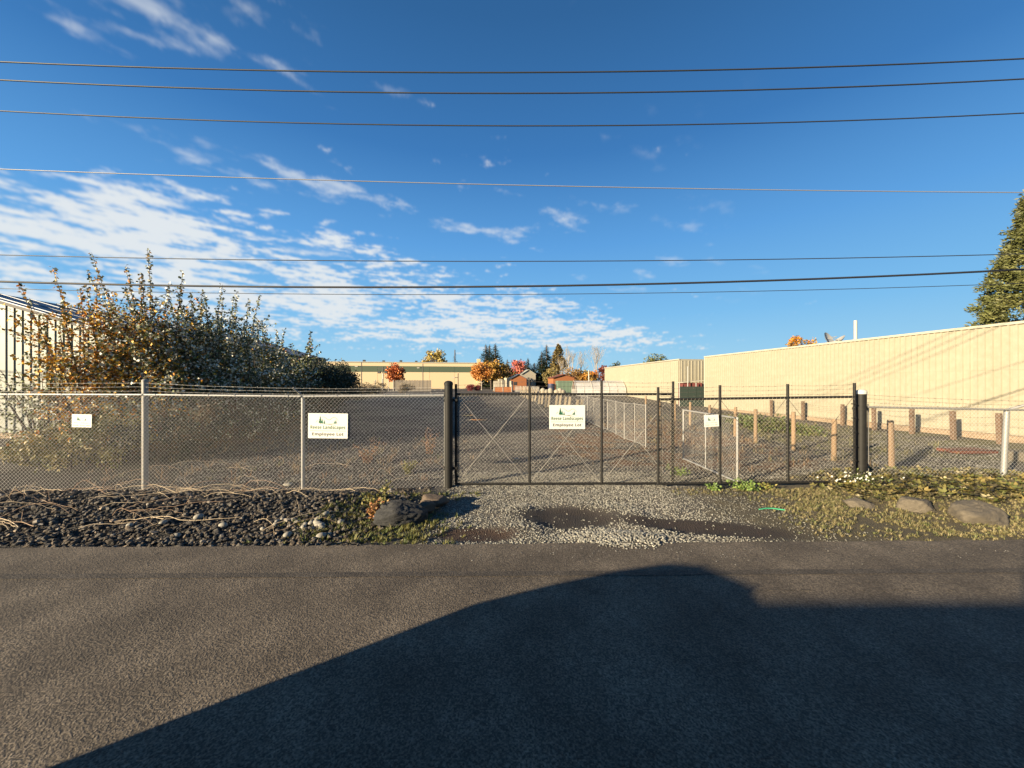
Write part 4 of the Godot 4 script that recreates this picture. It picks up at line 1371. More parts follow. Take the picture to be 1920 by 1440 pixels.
	clump_tree("maple_tree", "small orange red tree before the far warehouse", Vector3(xs(742, 68), g0, -68), 5.2, 2.0, 1.6, 46, 34, 0.34, [Color(0.50, 0.13, 0.03), Color(0.62, 0.20, 0.05), Color(0.34, 0.08, 0.02)], M.bark)
	clump_tree("yellow_tree", "round yellow green tree rising behind the warehouse roof", Vector3(xs(815, 125), g0, -125), 13.2, 4.6, 3.5, 60, 40, 0.7, [Color(0.42, 0.30, 0.06), Color(0.26, 0.20, 0.06), Color(0.5, 0.38, 0.12)], M.bark)
	conifer("slim dark fir rising behind the warehouse roof", Vector3(xs(853, 125), g0, -125), 13.0, 2.0, [Color(0.03, 0.035, 0.02)], "", 6)
	var fir_c := [Color(0.03, 0.045, 0.02), Color(0.05, 0.062, 0.028), Color(0.02, 0.03, 0.015)]
	for e in [[911.0, 645.0, 100.0, 4.2, "tall dark fir at the left of the clump behind the orange maples"], [918.0, 646.0, 103.0, 4.0, "tall dark fir in the middle of the clump behind the orange maples"], [928.5, 644.0, 98.0, 4.6, "tall dark fir with the broadest boughs behind the orange maples"], [951.0, 673.0, 110.0, 2.4, "small pointed fir between the orange and the pink maple"], [990.0, 671.0, 90.0, 2.8, "dark fir just right of the pink maple"], [1002.0, 680.0, 92.0, 3.2, "low dark fir between the pink maple and the tall twin firs"], [1016.0, 658.0, 84.0, 3.0, "slightly shorter of the tall twin firs"], [1025.0, 646.0, 86.0, 3.6, "taller of the tall twin firs by the brown conical tree"]]:
		var t := at(e[0], e[1], e[2])
		conifer(e[4], Vector3(t.x, g0, t.z), t.y - g0, e[3], fir_c, "far firs")
	var om := [Color(0.52, 0.21, 0.04), Color(0.60, 0.28, 0.07), Color(0.38, 0.15, 0.03)]
	clump_tree("maple_tree", "broad orange maple at the end of the far warehouse", Vector3(xs(903, 74), g0, -74), 5.5, 2.5, 1.6, 60, 40, 0.36, om, M.pale_bark)
	clump_tree("maple_tree", "golden brown maple behind the broad orange one", Vector3(xs(921, 82), g0, -82), 7.1, 2.6, 1.8, 60, 40, 0.38, [Color(0.42, 0.24, 0.04), Color(0.5, 0.3, 0.06), Color(0.25, 0.13, 0.04)], M.bark)
	clump_tree("maple_tree", "olive and orange maple right of the golden one", Vector3(xs(944, 84), g0, -84), 6.3, 3.0, 1.2, 60, 40, 0.38, [Color(0.42, 0.24, 0.05), Color(0.18, 0.15, 0.04), Color(0.14, 0.09, 0.04)], M.bark)
	clump_tree("maple_tree", "pink red maple behind the blue roofed shed", Vector3(xs(973, 92), g0, -92), 7.2, 2.7, 2.4, 60, 36, 0.4, [Color(0.58, 0.16, 0.11), Color(0.66, 0.24, 0.16), Color(0.4, 0.10, 0.07)], M.pale_bark)
	clump_tree("cypress_tree", "brown green conical tree beside the tall twin firs", Vector3(xs(1047, 84), g0, -84), 10.0, 3.2, 1.5, 170, 34, 0.34, [Color(0.17, 0.12, 0.04), Color(0.22, 0.16, 0.05), Color(0.11, 0.085, 0.03)], M.bark, "", true)
	for e in [[1033.0, 690.0, 78.0, 2.0, "olive"], [1072.0, 688.0, 80.0, 2.4, "brown"], [1090.0, 690.0, 82.0, 2.3, "yellow"], [1101.0, 694.0, 79.0, 1.9, "orange"], [1112.0, 695.0, 84.0, 1.7, "deep orange"]]:
		var t := at(e[0], e[1], e[2])
		var cc := {"olive": [Color(0.26, 0.20, 0.07), Color(0.16, 0.13, 0.05)], "brown": [Color(0.34, 0.20, 0.07), Color(0.24, 0.14, 0.06)], "yellow": [Color(0.50, 0.30, 0.04), Color(0.30, 0.22, 0.05)], "orange": [Color(0.52, 0.22, 0.03), Color(0.4, 0.24, 0.05)], "deep orange": [Color(0.55, 0.19, 0.03), Color(0.36, 0.16, 0.04)]}
		clump_tree("small_tree", e[4] + " autumn tree in the row above the greenhouse", Vector3(t.x, g0, t.z), t.y - g0, e[3], 0.8, 44, 34, 0.34, cc[e[4]], M.bark, "autumn trees above the greenhouse")
	for e in [[1052.0, 668.0, 76.0, 8, "bare pale tree in front of the brown conical tree"], [1066.0, 648.0, 98.0, 10, "tall bare tree right of the brown conical tree"], [1073.0, 658.0, 96.0, 8, "thin bare tree between the conical tree and the yellow tree"], [1089.0, 656.0, 92.0, 9, "bare tree rising out of the yellow tree"], [1118.0, 647.0, 88.0, 12, "white barked bare tree above the greenhouse"]]:
		var t := at(e[0], e[1], e[2])
		bare_tree(e[4], Vector3(t.x, g0, t.z), t.y - g0, e[3])
	clump_tree("dark_red_tree", "dark red treetop at the far corner of the cream building", Vector3(xs(1131, 70), g0, -70), 4.9, 1.2, 1.0, 30, 30, 0.3, [Color(0.2, 0.05, 0.03), Color(0.12, 0.03, 0.02)], M.bark)
	clump_tree("green_tree", "green treetop peeking over the farther cream building", Vector3(xs(1233, 70), g0, -70), 7.0, 3.6, 2.0, 60, 36, 0.36, [Color(0.12, 0.12, 0.03), Color(0.07, 0.08, 0.025)], M.bark)
	clump_tree("green_tree", "small dark treetop at the far end of the cream roof", Vector3(xs(1156, 95), g0, -95), 7.0, 2.2, 2.0, 34, 30, 0.36, [Color(0.07, 0.08, 0.03)], M.bark)
	clump_tree("orange_tree", "orange treetop peeking over the near cream roof", Vector3(xs(1502, 45), g0, -45), 7.35, 1.75, 2.5, 70, 40, 0.26, [Color(0.48, 0.20, 0.02), Color(0.4, 0.24, 0.04), Color(0.22, 0.13, 0.04)], M.bark)
	# dark red clipped balls before the warehouse
	for e in [[882.0, 62.0, 0.85], [895.0, 62.5, 0.7]]:
		clump_tree("round_shrub", "dark red rounded shrub below the broad orange maple", Vector3(xs(e[0], e[1]), 0.74, -e[1]), 1.25 * e[2] + 0.15, e[2], 0.1, 70, 34, 0.12, [Color(0.16, 0.025, 0.03), Color(0.22, 0.04, 0.04)], M.bark, "dark red shrubs")
	# giant sequoia beyond the cream building
	var sq := Vector3(44.3, 0.3, -29.3)
	var o := thing("sequoia_tree", "huge dense sequoia towering over the cream building", "tree", sq)
	part(o, "trunk", pipe(Vector3(0, -0.3, 0), Vector3(0, 20, 0), 0.8, 10), M.bark)
	var lv := Leaves.new()
	for i in 1900:
		var t := rng.randf() ** 1.05
		var y := lerpf(2.0, 22.0, t)
		var g := R(0, TAU)
		var lob := 1.0 + 0.10 * sin(g * 5.0 + y * 1.3) + 0.07 * sin(g * 9.0 - y * 2.1)
		var r := 5.7 * pow(maxf(0.0, 1.0 - pow(t, 1.25)), 0.8) * lob * R(0.82, 1.0)
		var p := Vector3(cos(g) * r, y, sin(g) * r)
		var out := Vector3(cos(g), 0.35, sin(g)).normalized()
		var base := Color(0.085, 0.095, 0.025).lerp(Color(0.14, 0.14, 0.045), rng.randf()) * R(0.7, 1.15)
		for k in 60:
			var e := aim()
			var q := p + e * R(0.1, 0.6) * Vector3(1, 0.6, 1)
			var al := (out + aim() * 0.9).normalized()
			lv.leaf(q, al, al.cross(aim()).normalized(), R(0.18, 0.36), R(0.07, 0.15), base * R(0.75, 1.25))
	part(o, "crown", lv.done(), M.leaf)
	# shrub at the cream wall
	for e in [[1432.0, 15.6, 0.75, 1.0, "tallest green bramble bush at the foot of the cream wall"], [1500.0, 15.0, 0.4, 0.9, "low flat green bramble beside the dark brown posts"], [1395.0, 17.5, 0.5, 0.8, "small green bramble beside the light round posts"]]:
		clump_tree("bramble_bush", e[4], Vector3(xs(e[0], e[1]), height(0, e[1]), -e[1]), e[2], e[3], 0.05, 30, 36, 0.1, [Color(0.06, 0.09, 0.02), Color(0.10, 0.11, 0.03)], M.twig, "brambles by the cream wall")

# ---------------------------------------------------------------- small things near the road
func make_small_things() -> void:
	var b := solo("boulder", "large dark angular boulder in the grass left of the driveway", "boulder", boulder(3, Vector3(0.72, 0.4, 0.5), 0.3), M.dark_rock, Vector3(-1.62, 0.08, -5.45))
	b.rotation = Vector3(0.1, 0.4, -0.08)
	b = solo("boulder", "flat brown rock between the dark boulder and the gate post", "boulder", boulder(5, Vector3(0.5, 0.24, 0.4), 0.18), M.brown_rock, Vector3(-1.28, 0.06, -6.2))
	b = solo("boulder", "small brown rock lying behind the dark boulder", "boulder", boulder(8, Vector3(0.34, 0.2, 0.3), 0.2), M.brown_rock, Vector3(-1.36, 0.06, -5.85))
	b = solo("boulder", "big flat tan boulder half buried in the right verge", "boulder", boulder(11, Vector3(0.95, 0.46, 0.6), 0.26), M.tan_rock, Vector3(6.95, 0.0, -5.6))
	b.rotation = Vector3(0.15, 0.3, -0.15)
	b = solo("boulder", "smaller tan boulder touching the big flat one", "boulder", boulder(14, Vector3(0.55, 0.32, 0.45), 0.26), M.tan_rock, Vector3(6.4, 0.05, -5.95))
	b = solo("boulder", "low grey stone in the creeping leaves near the black post", "boulder", boulder(16, Vector3(0.42, 0.2, 0.35), 0.16), M.tan_rock, Vector3(5.75, 0.0, -6.2))
	for i in 26:
		var x := -2.75 + rng.randfn() * 0.35
		var d := 5.12 + rng.randfn() * 0.16
		if i > 18: x = R(-5.5, -3.0)
		d = maxf(d, edge_at(x) + 0.05)
		var s := R(0.045, 0.095)
		var c := solo("cobble", "pale rounded cobble at the foot of the rock bank", "stone", boulder(30 + i, Vector3(s * 1.3, s * 0.8, s), 0.1, 7), M.pale_stone, Vector3(x, height(x, d) + s * 0.3, -d), "pale cobbles of the rock bank")
		c.rotation.y = R(0, TAU)
	# dead bramble canes lying over the bank
	for i in 84:
		var x := R(-8.6, -1.9)
		var d := R(4.95, 6.9)
		if i > 68: d = R(7.2, 9.6)
		if i < 40: x = R(-8.2, -3.6)
		if i < 24: d = R(5.9, 6.9)
		var l := R(0.35, 1.3)
		var g := R(-0.75, 0.75) + (PI if rng.randf() < 0.5 else 0.0)
		var rise := R(0.0, 0.12) if d < 7.0 else R(0.0, 0.16)
		if i % 9 == 0: rise = R(0.1, 0.22)
		var p0 := Vector3(x, height(x, d) + 0.02, -d)
		var pts := PackedVector3Array()
		var bend := R(-0.5, 0.5)
		var q := p0
		var n := 9
		for k in n:
			var t := k / (n - 1.0)
			var y := height(q.x, -q.z) + 0.045 + rise * sin(PI * pow(t, 0.7)) + R(-0.014, 0.014)
			pts.append(Vector3(q.x, y, q.z) - p0)
			var gg := g + bend * t + R(-0.22, 0.22)
			q += Vector3(cos(gg), 0, sin(gg) * 0.8) * l / (n - 1.0)
		var mb := MB.new()
		var th := R(0.45, 1.0)
		mb.path(pts, [0.0058 * th, 0.0055 * th, 0.005 * th, 0.005 * th, 0.0045 * th, 0.004 * th, 0.0035 * th, 0.003 * th, 0.002], 5)
		for z in 2:
			if rng.randf() < 0.6:
				var k := rng.randi_range(2, 6)
				var e := Vector3(R(-0.2, 0.2), R(0.02, 0.2), R(-0.15, 0.15))
				mb.path(PackedVector3Array([pts[k], pts[k] + e * 0.55 + aim() * 0.015, pts[k] + e]), [0.0035 * th, 0.003 * th, 0.0018], 4)
		solo("dead_cane", "dry straw coloured bramble cane lying along the rock bank", "cane", mb.done(), M.straw if i % 3 else M.straw_b, p0, "dead canes on the rock bank")
	# weeds
	var fresh := [Color(0.14, 0.22, 0.04), Color(0.20, 0.26, 0.06), Color(0.10, 0.16, 0.04)]
	weed("leafy_weed", "bright green leafy weed below the middle of the right gate leaf", Vector3(xs(1395, 7.15), height(4.4, 7.15), -7.15), 0.16, 0.34, 360, fresh)
	weed("leafy_weed", "smaller green weed left of the bright one at the gate", Vector3(xs(1335, 7.2), height(3.9, 7.2), -7.2), 0.13, 0.17, 160, fresh)
	weed("leafy_weed", "green weed on the gravel behind the gate overlap", Vector3(xs(1272, 8.3), height(3.7, 8.3), -8.3), 0.24, 0.3, 240, fresh)
	weed("leafy_weed", "yellow green weed beside the bright one at the gate", Vector3(xs(1435, 7.2), height(4.9, 7.2), -7.2), 0.12, 0.2, 170, [Color(0.2, 0.22, 0.05), Color(0.24, 0.2, 0.06)])
	weed("flowering_weed", "weed with small white blooms at the foot of the right post", Vector3(xs(1618, 7.1), height(6.7, 7.1), -7.1), 0.2, 0.5, 340, [Color(0.10, 0.12, 0.03), Color(0.06, 0.06, 0.03)], 60)
	weed("rusty_weed", "rust coloured dead weed beside the dark boulder", Vector3(-2.0, height(-2.0, 5.5), -5.5), 0.36, 0.22, 300, [Color(0.34, 0.16, 0.06), Color(0.26, 0.11, 0.05), Color(0.4, 0.26, 0.1)])
	weed("green_weed", "olive weed clump on the rock bank above the dark boulder", Vector3(-2.15, height(-2.15, 6.1), -6.1), 0.3, 0.4, 420, [Color(0.12, 0.13, 0.03), Color(0.2, 0.17, 0.05)])
	weed("dry_weed", "brown dry weed standing inside the fence below the large sign", Vector3(xs(690, 9.5), height(-3.7, 9.5), -9.5), 0.7, 0.35, 300, [Color(0.26, 0.14, 0.07), Color(0.18, 0.09, 0.05)])
	weed("dry_weed", "brown dry weed standing inside the fence near the left gate post", Vector3(xs(805, 10.5), height(-2.3, 10.5), -10.5), 0.85, 0.35, 300, [Color(0.28, 0.15, 0.07), Color(0.2, 0.1, 0.05)])
	weed("olive_weed", "yellow olive weed just inside the fence left of the gate post", Vector3(xs(765, 8.6), height(-2.4, 8.6), -8.6), 0.35, 0.3, 300, [Color(0.2, 0.18, 0.04), Color(0.14, 0.14, 0.04)])
	# green strap lying in the verge
	var gs := MB.new()
	gs.path(PackedVector3Array([Vector3(-0.18, 0.012, 0.03), Vector3(-0.05, 0.02, 0.0), Vector3(0.08, 0.012, -0.02), Vector3(0.22, 0.008, 0.05)]), [0.011], 6)
	solo("green_strap", "length of bright green plastic lying on the right verge", "plastic strip", gs.done(), M.green_plastic, Vector3(xs(1442, 6.05), height(4.17, 6.05), -6.05))
	# scraps inside the lot and shallow puddles
	for e in [[968.0, 10.0, 0.13, "pale plastic scrap on the gravel behind the left gate leaf"], [540.0, 7.75, 0.14, "pale wood chunk behind the fence near the line post"]]:
		var p := Vector3(xs(e[0], e[1]), 0, -e[1])
		p.y = height(p.x, e[1]) + 0.03
		solo("scrap", e[3], "litter", boulder(90, Vector3(e[2] * 1.5, e[2] * 0.6, e[2]), 0.25, 7), M.pale_stone, p)
	for e in [[893.0, 786.0, 0.5, 0.35], [880.0, 760.0, 0.8, 0.5], [878.0, 779.0, 0.35, 0.3]]:
		var d: float = 1400.0 / (e[1] - 720.0) * 0.98
		var x := xs(e[0], d)
		var mb := MB.new()
		var ctr := Vector3(x, height(x, d) + 0.02, -d)
		for k in 24:
			var f := func(q: int) -> Vector3:
				var g := TAU * q / 24.0
				var rr := 1.0 + 0.22 * sin(g * 3.0 + e[0]) + 0.12 * sin(g * 5.0)
				return Vector3(cos(g) * e[2] * rr, 0, sin(g) * e[3] * rr)
			mb.tri(Vector3.ZERO, f.call(k), f.call(k + 1), Vector3.UP, Vector3.UP, Vector3.UP)
		var w := setting("puddle_water", mb.done(), M.puddle)
		w.position = ctr
	# dark red sleeper lying before the cream wall, and a concrete slab
	var rs := thing("rusty_plank", "dark red rusty plank lying on the gravel before the cream wall", "plank", Vector3(xs(1805, 11.0), height(13, 11.0) + 0.06, -10.9), 0.06)
	part(rs, "plank", box_mesh(Vector3.ZERO, Vector3(1.25, 0.09, 0.55), 0.02), M.rust_roof)
	var sl := thing("concrete_block", "tan concrete block leaning behind the leaning fence post", "block", Vector3(xs(1908, 9.8), height(13, 9.8) + 0.12, -9.8), 0.5)
	part(sl, "block", box_mesh(Vector3.ZERO, Vector3(0.26, 0.24, 0.3), 0.02), M.tan_rock)

# ---------------------------------------------------------------- overhead cables and their poles
func make_cables() -> void:
	var PX := 30.0
	var poles := []
	for s in [-1.0, 1.0]:
		var o := thing("utility_pole", "wooden utility pole carrying the cables, " + ("beyond the grey metal shed" if s < 0 else "beyond the cream building"), "utility pole", Vector3(s * PX, 0, -6.7))
		part(o, "pole", pipe(Vector3(0, -0.5, 0), Vector3(0, 10.6, 0), 0.14, 12), M.grey_wood)
		part(o, "crossarm", box_mesh(Vector3(0, 9.75, 0), Vector3(0.1, 0.12, 2.2)), M.grey_wood)
		poles.append(o)
	# each: heights on the picture's left, middle and right, distance, radius, material, label
	var rows := [
		[116.0, 136.0, 110.0, 6.45, 0.012, M.cable, "topmost overhead power cable above the road verge"],
		[150.0, 175.0, 148.0, 6.5, 0.012, M.cable, "second overhead power cable from the top"],
		[208.0, 236.0, 212.0, 6.75, 0.011, M.cable, "third overhead power cable from the top"],
		[317.0, 347.0, 361.0, 6.6, 0.0085, M.cable_pale, "pale overhead cable falling to the right, alone in mid sky"],
		[478.0, 490.0, 476.0, 6.8, 0.008, M.cable, "thin overhead cable just above the thick black one"],
		[528.0, 537.0, 505.0, 7.2, 0.019, M.cable_black, "thick black overhead communication cable"],
		[541.0, 552.0, 531.0, 7.35, 0.006, M.cable, "thinnest overhead cable just below the thick black one"],
	]
	for r in rows:
		var d: float = r[3]
		var hw := 960.0 / LENS * d
		var yl := at(0, r[0], d).y
		var ym := at(0, r[1], d).y
		var yr := at(0, r[2], d).y
		var a := (yl + yr - 2.0 * ym) / (2.0 * hw * hw)
		var b := (yr - yl) / (2.0 * hw)
		var pts := PackedVector3Array()
		for k in 61:
			var x := lerpf(-PX, PX, k / 60.0)
			pts.append(Vector3(x, ym + b * x + a * x * x, -d))
		var mb := MB.new()
		mb.path(pts, [r[4]], 6, false)
		solo("cable", r[6], "cable", mb.done(), r[5])

# ---------------------------------------------------------------- what stands behind the camera and shades the road
func make_behind() -> void:
	# low flat roofed building across the road
	var o := thing("roadside_building", "low flat roofed building across the road behind the viewer", "building", Vector3(-8.0, 0, 3.9))
	part(o, "wall", box_mesh(Vector3(16.4, 1.45, 5.3), Vector3(34.6, 2.9, 9.6)), M.beige)
	part(o, "roof", box_mesh(Vector3(16.4, 2.95, 5.0), Vector3(35.2, 0.12, 10.6), 0.01), M.dark_metal)
	part(o, "roof_box", box_mesh(Vector3(2.42, 3.34, 0.0), Vector3(0.2, 0.68, 0.2), 0.01), M.footing)  # unseen, added to throw the narrow shadow at the right road edge
	for i in 8:
		part(o, "window", box_mesh(Vector3(4 + i * 3.8, 1.7, 0.49), Vector3(1.5, 1.1, 0.06)), M.dark_metal)
	# van parked at an angle, seen end-on from the sun
	var s := Vector3(0.82, 0, -0.572)
	var p := Vector3(0.572, 0, 0.82)
	var c := s * -3.33 + p * -1.95
	var car := thing("parked_van", "dark van with roof rails parked at an angle behind the viewer", "van", Vector3(c.x, 0, c.z), atan2(-s.z, s.x))
	var prof := PackedVector2Array([Vector2(1.05, 0.35), Vector2(1.1, 0.75), Vector2(0.98, 0.98), Vector2(0.62, 1.07), Vector2(-3.6, 1.09), Vector2(-3.68, 0.9), Vector2(-3.68, 0.4), Vector2(-3.6, 0.3), Vector2(0.95, 0.28)])
	var body := MB.new()
	body.prism(prof, -1.03, 1.03)
	part(car, "body", body.done(), M.car_paint)
	var cab := MB.new()
	var rings := [[0.62, -3.6, 1.03, 1.07], [0.45, -3.55, 0.88, 1.30], [0.34, -3.5, 0.68, 1.52], [0.28, -3.4, 0.46, 1.68], [0.2, -3.3, 0.22, 1.76]]
	for i in rings.size() - 1:
		var a: Array = rings[i]
		var b: Array = rings[i + 1]
		var lo4 := [Vector3(a[0], a[3], a[2]), Vector3(a[1], a[3], a[2]), Vector3(a[1], a[3], -a[2]), Vector3(a[0], a[3], -a[2])]
		var hi4 := [Vector3(b[0], b[3], b[2]), Vector3(b[1], b[3], b[2]), Vector3(b[1], b[3], -b[2]), Vector3(b[0], b[3], -b[2])]
		for k in 4:
			cab.flat(lo4[k], lo4[(k + 1) % 4], hi4[(k + 1) % 4], hi4[k], Vector3(-1.5, 1.2, 0))
	cab.quad(Vector3(0.2, 1.76, 0.22), Vector3(-3.3, 1.76, 0.22), Vector3(-3.3, 1.76, -0.22), Vector3(0.2, 1.76, -0.22), Vector3.UP)
	part(car, "cabin", cab.done(), M.dark_metal)
	for z in [-0.2, 0.3]:
		part(car, "roof_rail", pipe(Vector3(0.15, 1.755, z), Vector3(-3.0, 1.755, z), 0.03, 6), M.dark_metal)
	for x in [0.35, -2.8]:
		for z in [-0.9, 0.9]:
			var w := MB.new()
			w.bar(Vector3(x, 0.36, z - 0.12), Vector3(x, 0.36, z + 0.12), 0.36, 18)
			var wh := part(car, "wheel", w.done(), M.dark_metal)
			part(wh, "rim", pipe(Vector3(x, 0.36, z - 0.125), Vector3(x, 0.36, z + 0.125), 0.22, 14), M.galvanized)

# ---------------------------------------------------------------- materials
func make_materials() -> void:
	var fine := noise_tex(1024, 0.18, 3, Color(0.72, 0.72, 0.72), Color(1, 1, 1), 2)
	var coarse := noise_tex(512, 0.012, 5, Color(0.84, 0.84, 0.84), Color(1, 1, 1), 8)
	var speck := noise_tex(1024, 0.11, 2, Color(0.62, 0.61, 0.60), Color(1, 0.99, 0.97), 21, FastNoiseLite.TYPE_CELLULAR)
	var grit := noise_tex(1024, 0.085, 2, Color(0, 0, 0), Color(1, 1, 1), 33, FastNoiseLite.TYPE_CELLULAR)
	var wide := noise_tex(512, 0.01, 5, Color(0.70, 0.69, 0.68), Color(1, 1, 1), 44)
	var grain := noise_tex(512, 0.03, 4, Color(0.6, 0.55, 0.5), Color(1, 1, 1), 51)
	var rust := noise_tex(512, 0.02, 5, Color(0.93, 0.92, 0.90), Color(1, 1, 1), 71)
	var stone_mix := noise_tex(1024, 0.10, 3, Color(0.30, 0.29, 0.28), Color(1, 0.99, 0.97), 61, FastNoiseLite.TYPE_VALUE)
	var stone_form := noise_tex(1024, 0.10, 3, Color(0, 0, 0), Color(1, 1, 1), 61, FastNoiseLite.TYPE_VALUE)
	M.asphalt = relief(worn(plain(0.375, 0.310, 0.232, 0.9), stone_mix, 1.0, wide, 0.21), stone_form, 0.45)
	M.asphalt_dark = relief(worn(plain(0.230, 0.195, 0.155, 0.9), stone_mix, 1.0, wide, 0.4), stone_form, 0.45)
	M.soil = relief(worn(plain(1, 1, 1, 0.95, 0.0, true), speck, 0.55, coarse, 0.17), grit, 2.2)
	M.stone = worn(plain(1, 1, 1, 0.9, 0.0, true), fine, 3.0)
	M.leaf = plain(1, 1, 1, 0.6, 0.0, true)
	M.leaf.backlight_enabled = true
	M.leaf.backlight = lin(0.2, 0.18, 0.07)
	M.twig = plain(0.10, 0.075, 0.055, 0.9)
	M.bark = plain(0.09, 0.065, 0.05, 0.95)
	M.pale_bark = plain(0.36, 0.31, 0.25, 0.9)
	M.straw = plain(0.462, 0.363, 0.242, 0.8)
	M.straw_b = plain(0.30, 0.20, 0.13, 0.85)
	M.galvanized = worn(plain(0.322, 0.322, 0.310, 0.5, 0.25), rust, 2.0)
	M.galvanized_dull = worn(plain(0.240, 0.232, 0.216, 0.6, 0.2), rust, 2.0)
	M.wire = plain(0.410, 0.394, 0.361, 0.55, 0.1)
	M.gate_wire = plain(0.391, 0.357, 0.289, 0.6, 0.1)
	M.dark_wire = plain(0.07, 0.055, 0.045, 0.7)
	M.rod = plain(0.21, 0.195, 0.17, 0.6, 0.1)
	M.black_pipe = worn(plain(0.018, 0.017, 0.015, 0.6), coarse, 1.5)
	M.black_pipe.metallic_specular = 0.35
	M.cap_pale = plain(0.45, 0.43, 0.38, 0.6)
	M.sign_white = plain(0.558, 0.558, 0.504, 0.5)
	M.ink_green = plain(0.006, 0.07, 0.03, 0.6)
	M.ink_light_green = plain(0.021, 0.140, 0.077, 0.6)
	M.ink_text_green = plain(0.012, 0.070, 0.018, 0.6)
	M.ink_brown = plain(0.072, 0.060, 0.048, 0.6)
	M.ink_black = plain(0.005, 0.005, 0.004, 0.6)
	M.ink_grey = plain(0.110, 0.116, 0.094, 0.6)
	M.cream = worn(plain(0.300, 0.275, 0.205, 0.7), rust, 0.23)
	M.cream_b = worn(plain(0.292, 0.268, 0.200, 0.7), rust, 0.31)
	M.cream_trim = plain(0.356, 0.332, 0.259, 0.6)
	M.footing = worn(plain(0.38, 0.30, 0.21, 0.9), grain, 0.8)
	M.dish = plain(0.32, 0.31, 0.29, 0.5, 0.2)
	M.pale_pipe = plain(0.383, 0.348, 0.297, 0.6)
	M.green_sheet = worn(plain(0.03, 0.055, 0.045, 0.8), grain, 1.0)
	M.red_wall = plain(0.13, 0.035, 0.03, 0.8)
	M.shed_sheet = worn(plain(0.175, 0.185, 0.160, 0.55, 0.1), rust, 0.4)
	M.shed_sheet_b = worn(plain(0.165, 0.175, 0.152, 0.55, 0.1), rust, 0.5)
	M.shed_trim = plain(0.035, 0.032, 0.03, 0.7)
	M.blue_roof = plain(0.10, 0.12, 0.15, 0.5, 0.2)
	M.beige = plain(0.551, 0.427, 0.257, 0.85)
	M.beige_b = plain(0.541, 0.418, 0.249, 0.85)
	M.green_band = plain(0.06, 0.085, 0.05, 0.8)
	M.dark_metal = plain(0.03, 0.03, 0.03, 0.6)
	M.grey_wood = worn(plain(0.25, 0.23, 0.20, 0.9), grain, 1.2)
	M.grey_wood_b = worn(plain(0.20, 0.185, 0.16, 0.9), grain, 1.2)
	M.orange_wood = worn(plain(0.45, 0.17, 0.06, 0.85), grain, 1.0)
	M.rust_roof = worn(plain(0.22, 0.07, 0.04, 0.85), grain, 1.4)
	M.pale_roof = plain(0.30, 0.30, 0.25, 0.8)
	M.wrap = worn(plain(0.50, 0.47, 0.38, 0.7), grain, 0.8)
	M.container_green = plain(0.11, 0.16, 0.11, 0.7)
	M.container_b = plain(0.13, 0.18, 0.125, 0.7)
	M.film = plain(0.55, 0.53, 0.50, 0.5)
	M.film.albedo_color.a = 0.62
	M.film.transparency = BaseMaterial3D.TRANSPARENCY_ALPHA
	M.barrel_blue = plain(0.025, 0.03, 0.07, 0.6)
	M.timber = worn(plain(0.360, 0.255, 0.155, 0.85), grain, 2.5)
	M.timber_b = worn(plain(0.300, 0.215, 0.135, 0.85), grain, 2.5)
	M.brown_post = worn(plain(0.200, 0.135, 0.090, 0.85), grain, 2.2)
	M.pale_board = worn(plain(0.48, 0.42, 0.31, 0.85), grain, 1.5)
	M.pale_board_b = worn(plain(0.40, 0.35, 0.26, 0.85), grain, 1.5)
	M.dark_rock = relief(worn(plain(0.055, 0.055, 0.055, 0.85, 0.0, true), fine, 2.0), grit, 1.5)
	M.brown_rock = relief(worn(plain(0.19, 0.14, 0.10, 0.9, 0.0, true), fine, 2.0), grit, 1.5)
	M.tan_rock = relief(worn(plain(0.22, 0.185, 0.135, 0.9, 0.0, true), fine, 2.0), grit, 1.5)
	M.pale_stone = worn(plain(0.40, 0.37, 0.30, 0.85, 0.0, true), fine, 4.0)
	M.green_plastic = plain(0.05, 0.33, 0.16, 0.5)
	M.puddle = plain(0.03, 0.028, 0.025, 0.04)
	M.cable = plain(0.023, 0.025, 0.029, 0.6)
	M.cable_pale = plain(0.210, 0.210, 0.220, 0.5)
	M.cable_black = plain(0.015, 0.015, 0.018, 0.7)
	M.car_paint = plain(0.03, 0.035, 0.045, 0.3)

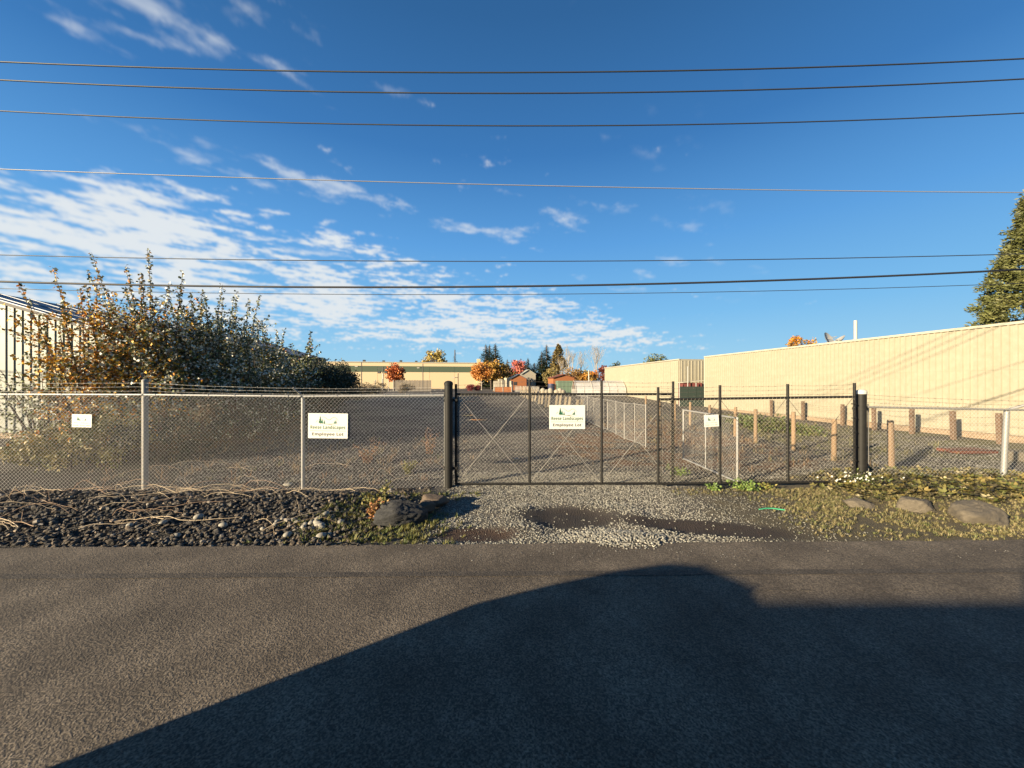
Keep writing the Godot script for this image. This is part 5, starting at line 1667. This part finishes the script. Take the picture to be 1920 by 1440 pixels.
func _ready() -> void:
	rng.seed = 2025
	# camera
	var cam := Camera3D.new()
	cam.name = "camera"
	cam.fov = rad_to_deg(2.0 * atan(720.0 / LENS))
	cam.position = Vector3(0, EYE, 0)
	cam.far = 1500.0
	cam.current = true
	add_child(cam)
	# sky
	var env := Environment.new()
	env.background_mode = Environment.BG_SKY
	env.sky = Sky.new()
	env.sky.sky_material = make_sky()
	env.tonemap_mode = Environment.TONE_MAPPER_LINEAR
	env.tonemap_exposure = EXPOSURE
	env.sdfgi_enabled = true; env.ssao_enabled = true; env.ssil_enabled = true
	var we := WorldEnvironment.new()
	we.name = "world"
	we.environment = env
	add_child(we)
	# low sun behind and to the left of the viewer
	var sun := DirectionalLight3D.new()
	sun.name = "sun"
	sun.light_color = Color(1.0, 0.92, 0.78)
	sun.light_energy = 1.6
	sun.light_angular_distance = 0.53
	sun.shadow_enabled = true
	add_child(sun)
	var e := deg_to_rad(13.7)
	sun.look_at_from_position(Vector3.ZERO, Vector3(cos(e) * 0.82, -sin(e), -cos(e) * 0.572))
	bumps.seed = 3; bumps.frequency = 1.4; bumps.fractal_octaves = 3
	patches.seed = 9; patches.frequency = 0.35; patches.fractal_octaves = 4
	make_materials()
	# setting
	make_ground()
	make_road()
	make_cream_buildings()
	make_left_shed()
	make_far_buildings()
	make_behind()
	make_trees()
	make_cables()
	# fences, gate and signs
	make_left_fence()
	make_right_fence()
	gate_post(841, 718, 911, M.black_pipe, "thick black gate post with a black cap at the left end of the gate")
	gate_post(1615, 734, 905, M.cap_pale, "thick black gate post with a pale cap at the right end of the gate")
	gate_leaf("black framed chain-link gate leaf carrying the large sign", 7.46, [855, 993, 1128, 1262], 739, 739, 907, 906, [720, 712, 713, 715], false)
	gate_leaf("black framed chain-link gate leaf carrying the small tilted sign", 7.30, [1234, 1350, 1477, 1602], 749, 744, 907, 903, [726, 722, 720, 718], true)
	make_inner_fences()
	sign_board("large white Employee Lot sign on the galvanized fence", at(615, 798.5, 7.30), 0.775, 0.49, -0.012, true)
	sign_board("large white Employee Lot sign on the black gate leaf", at(1063.5, 782, 7.40), 0.71, 0.475, 0.0, true)
	sign_board("small white landscaping sign on the fence before the orange poplar", at(153.5, 789, 7.30), 0.39, 0.255, -0.02, false)
	sign_board("small tilted landscaping sign at a stile of the black gate", at(1334, 789, 7.24), 0.285, 0.23, 0.05, false)
	# loose things and low growth
	make_gravel()
	make_small_things()
	make_low_plants()
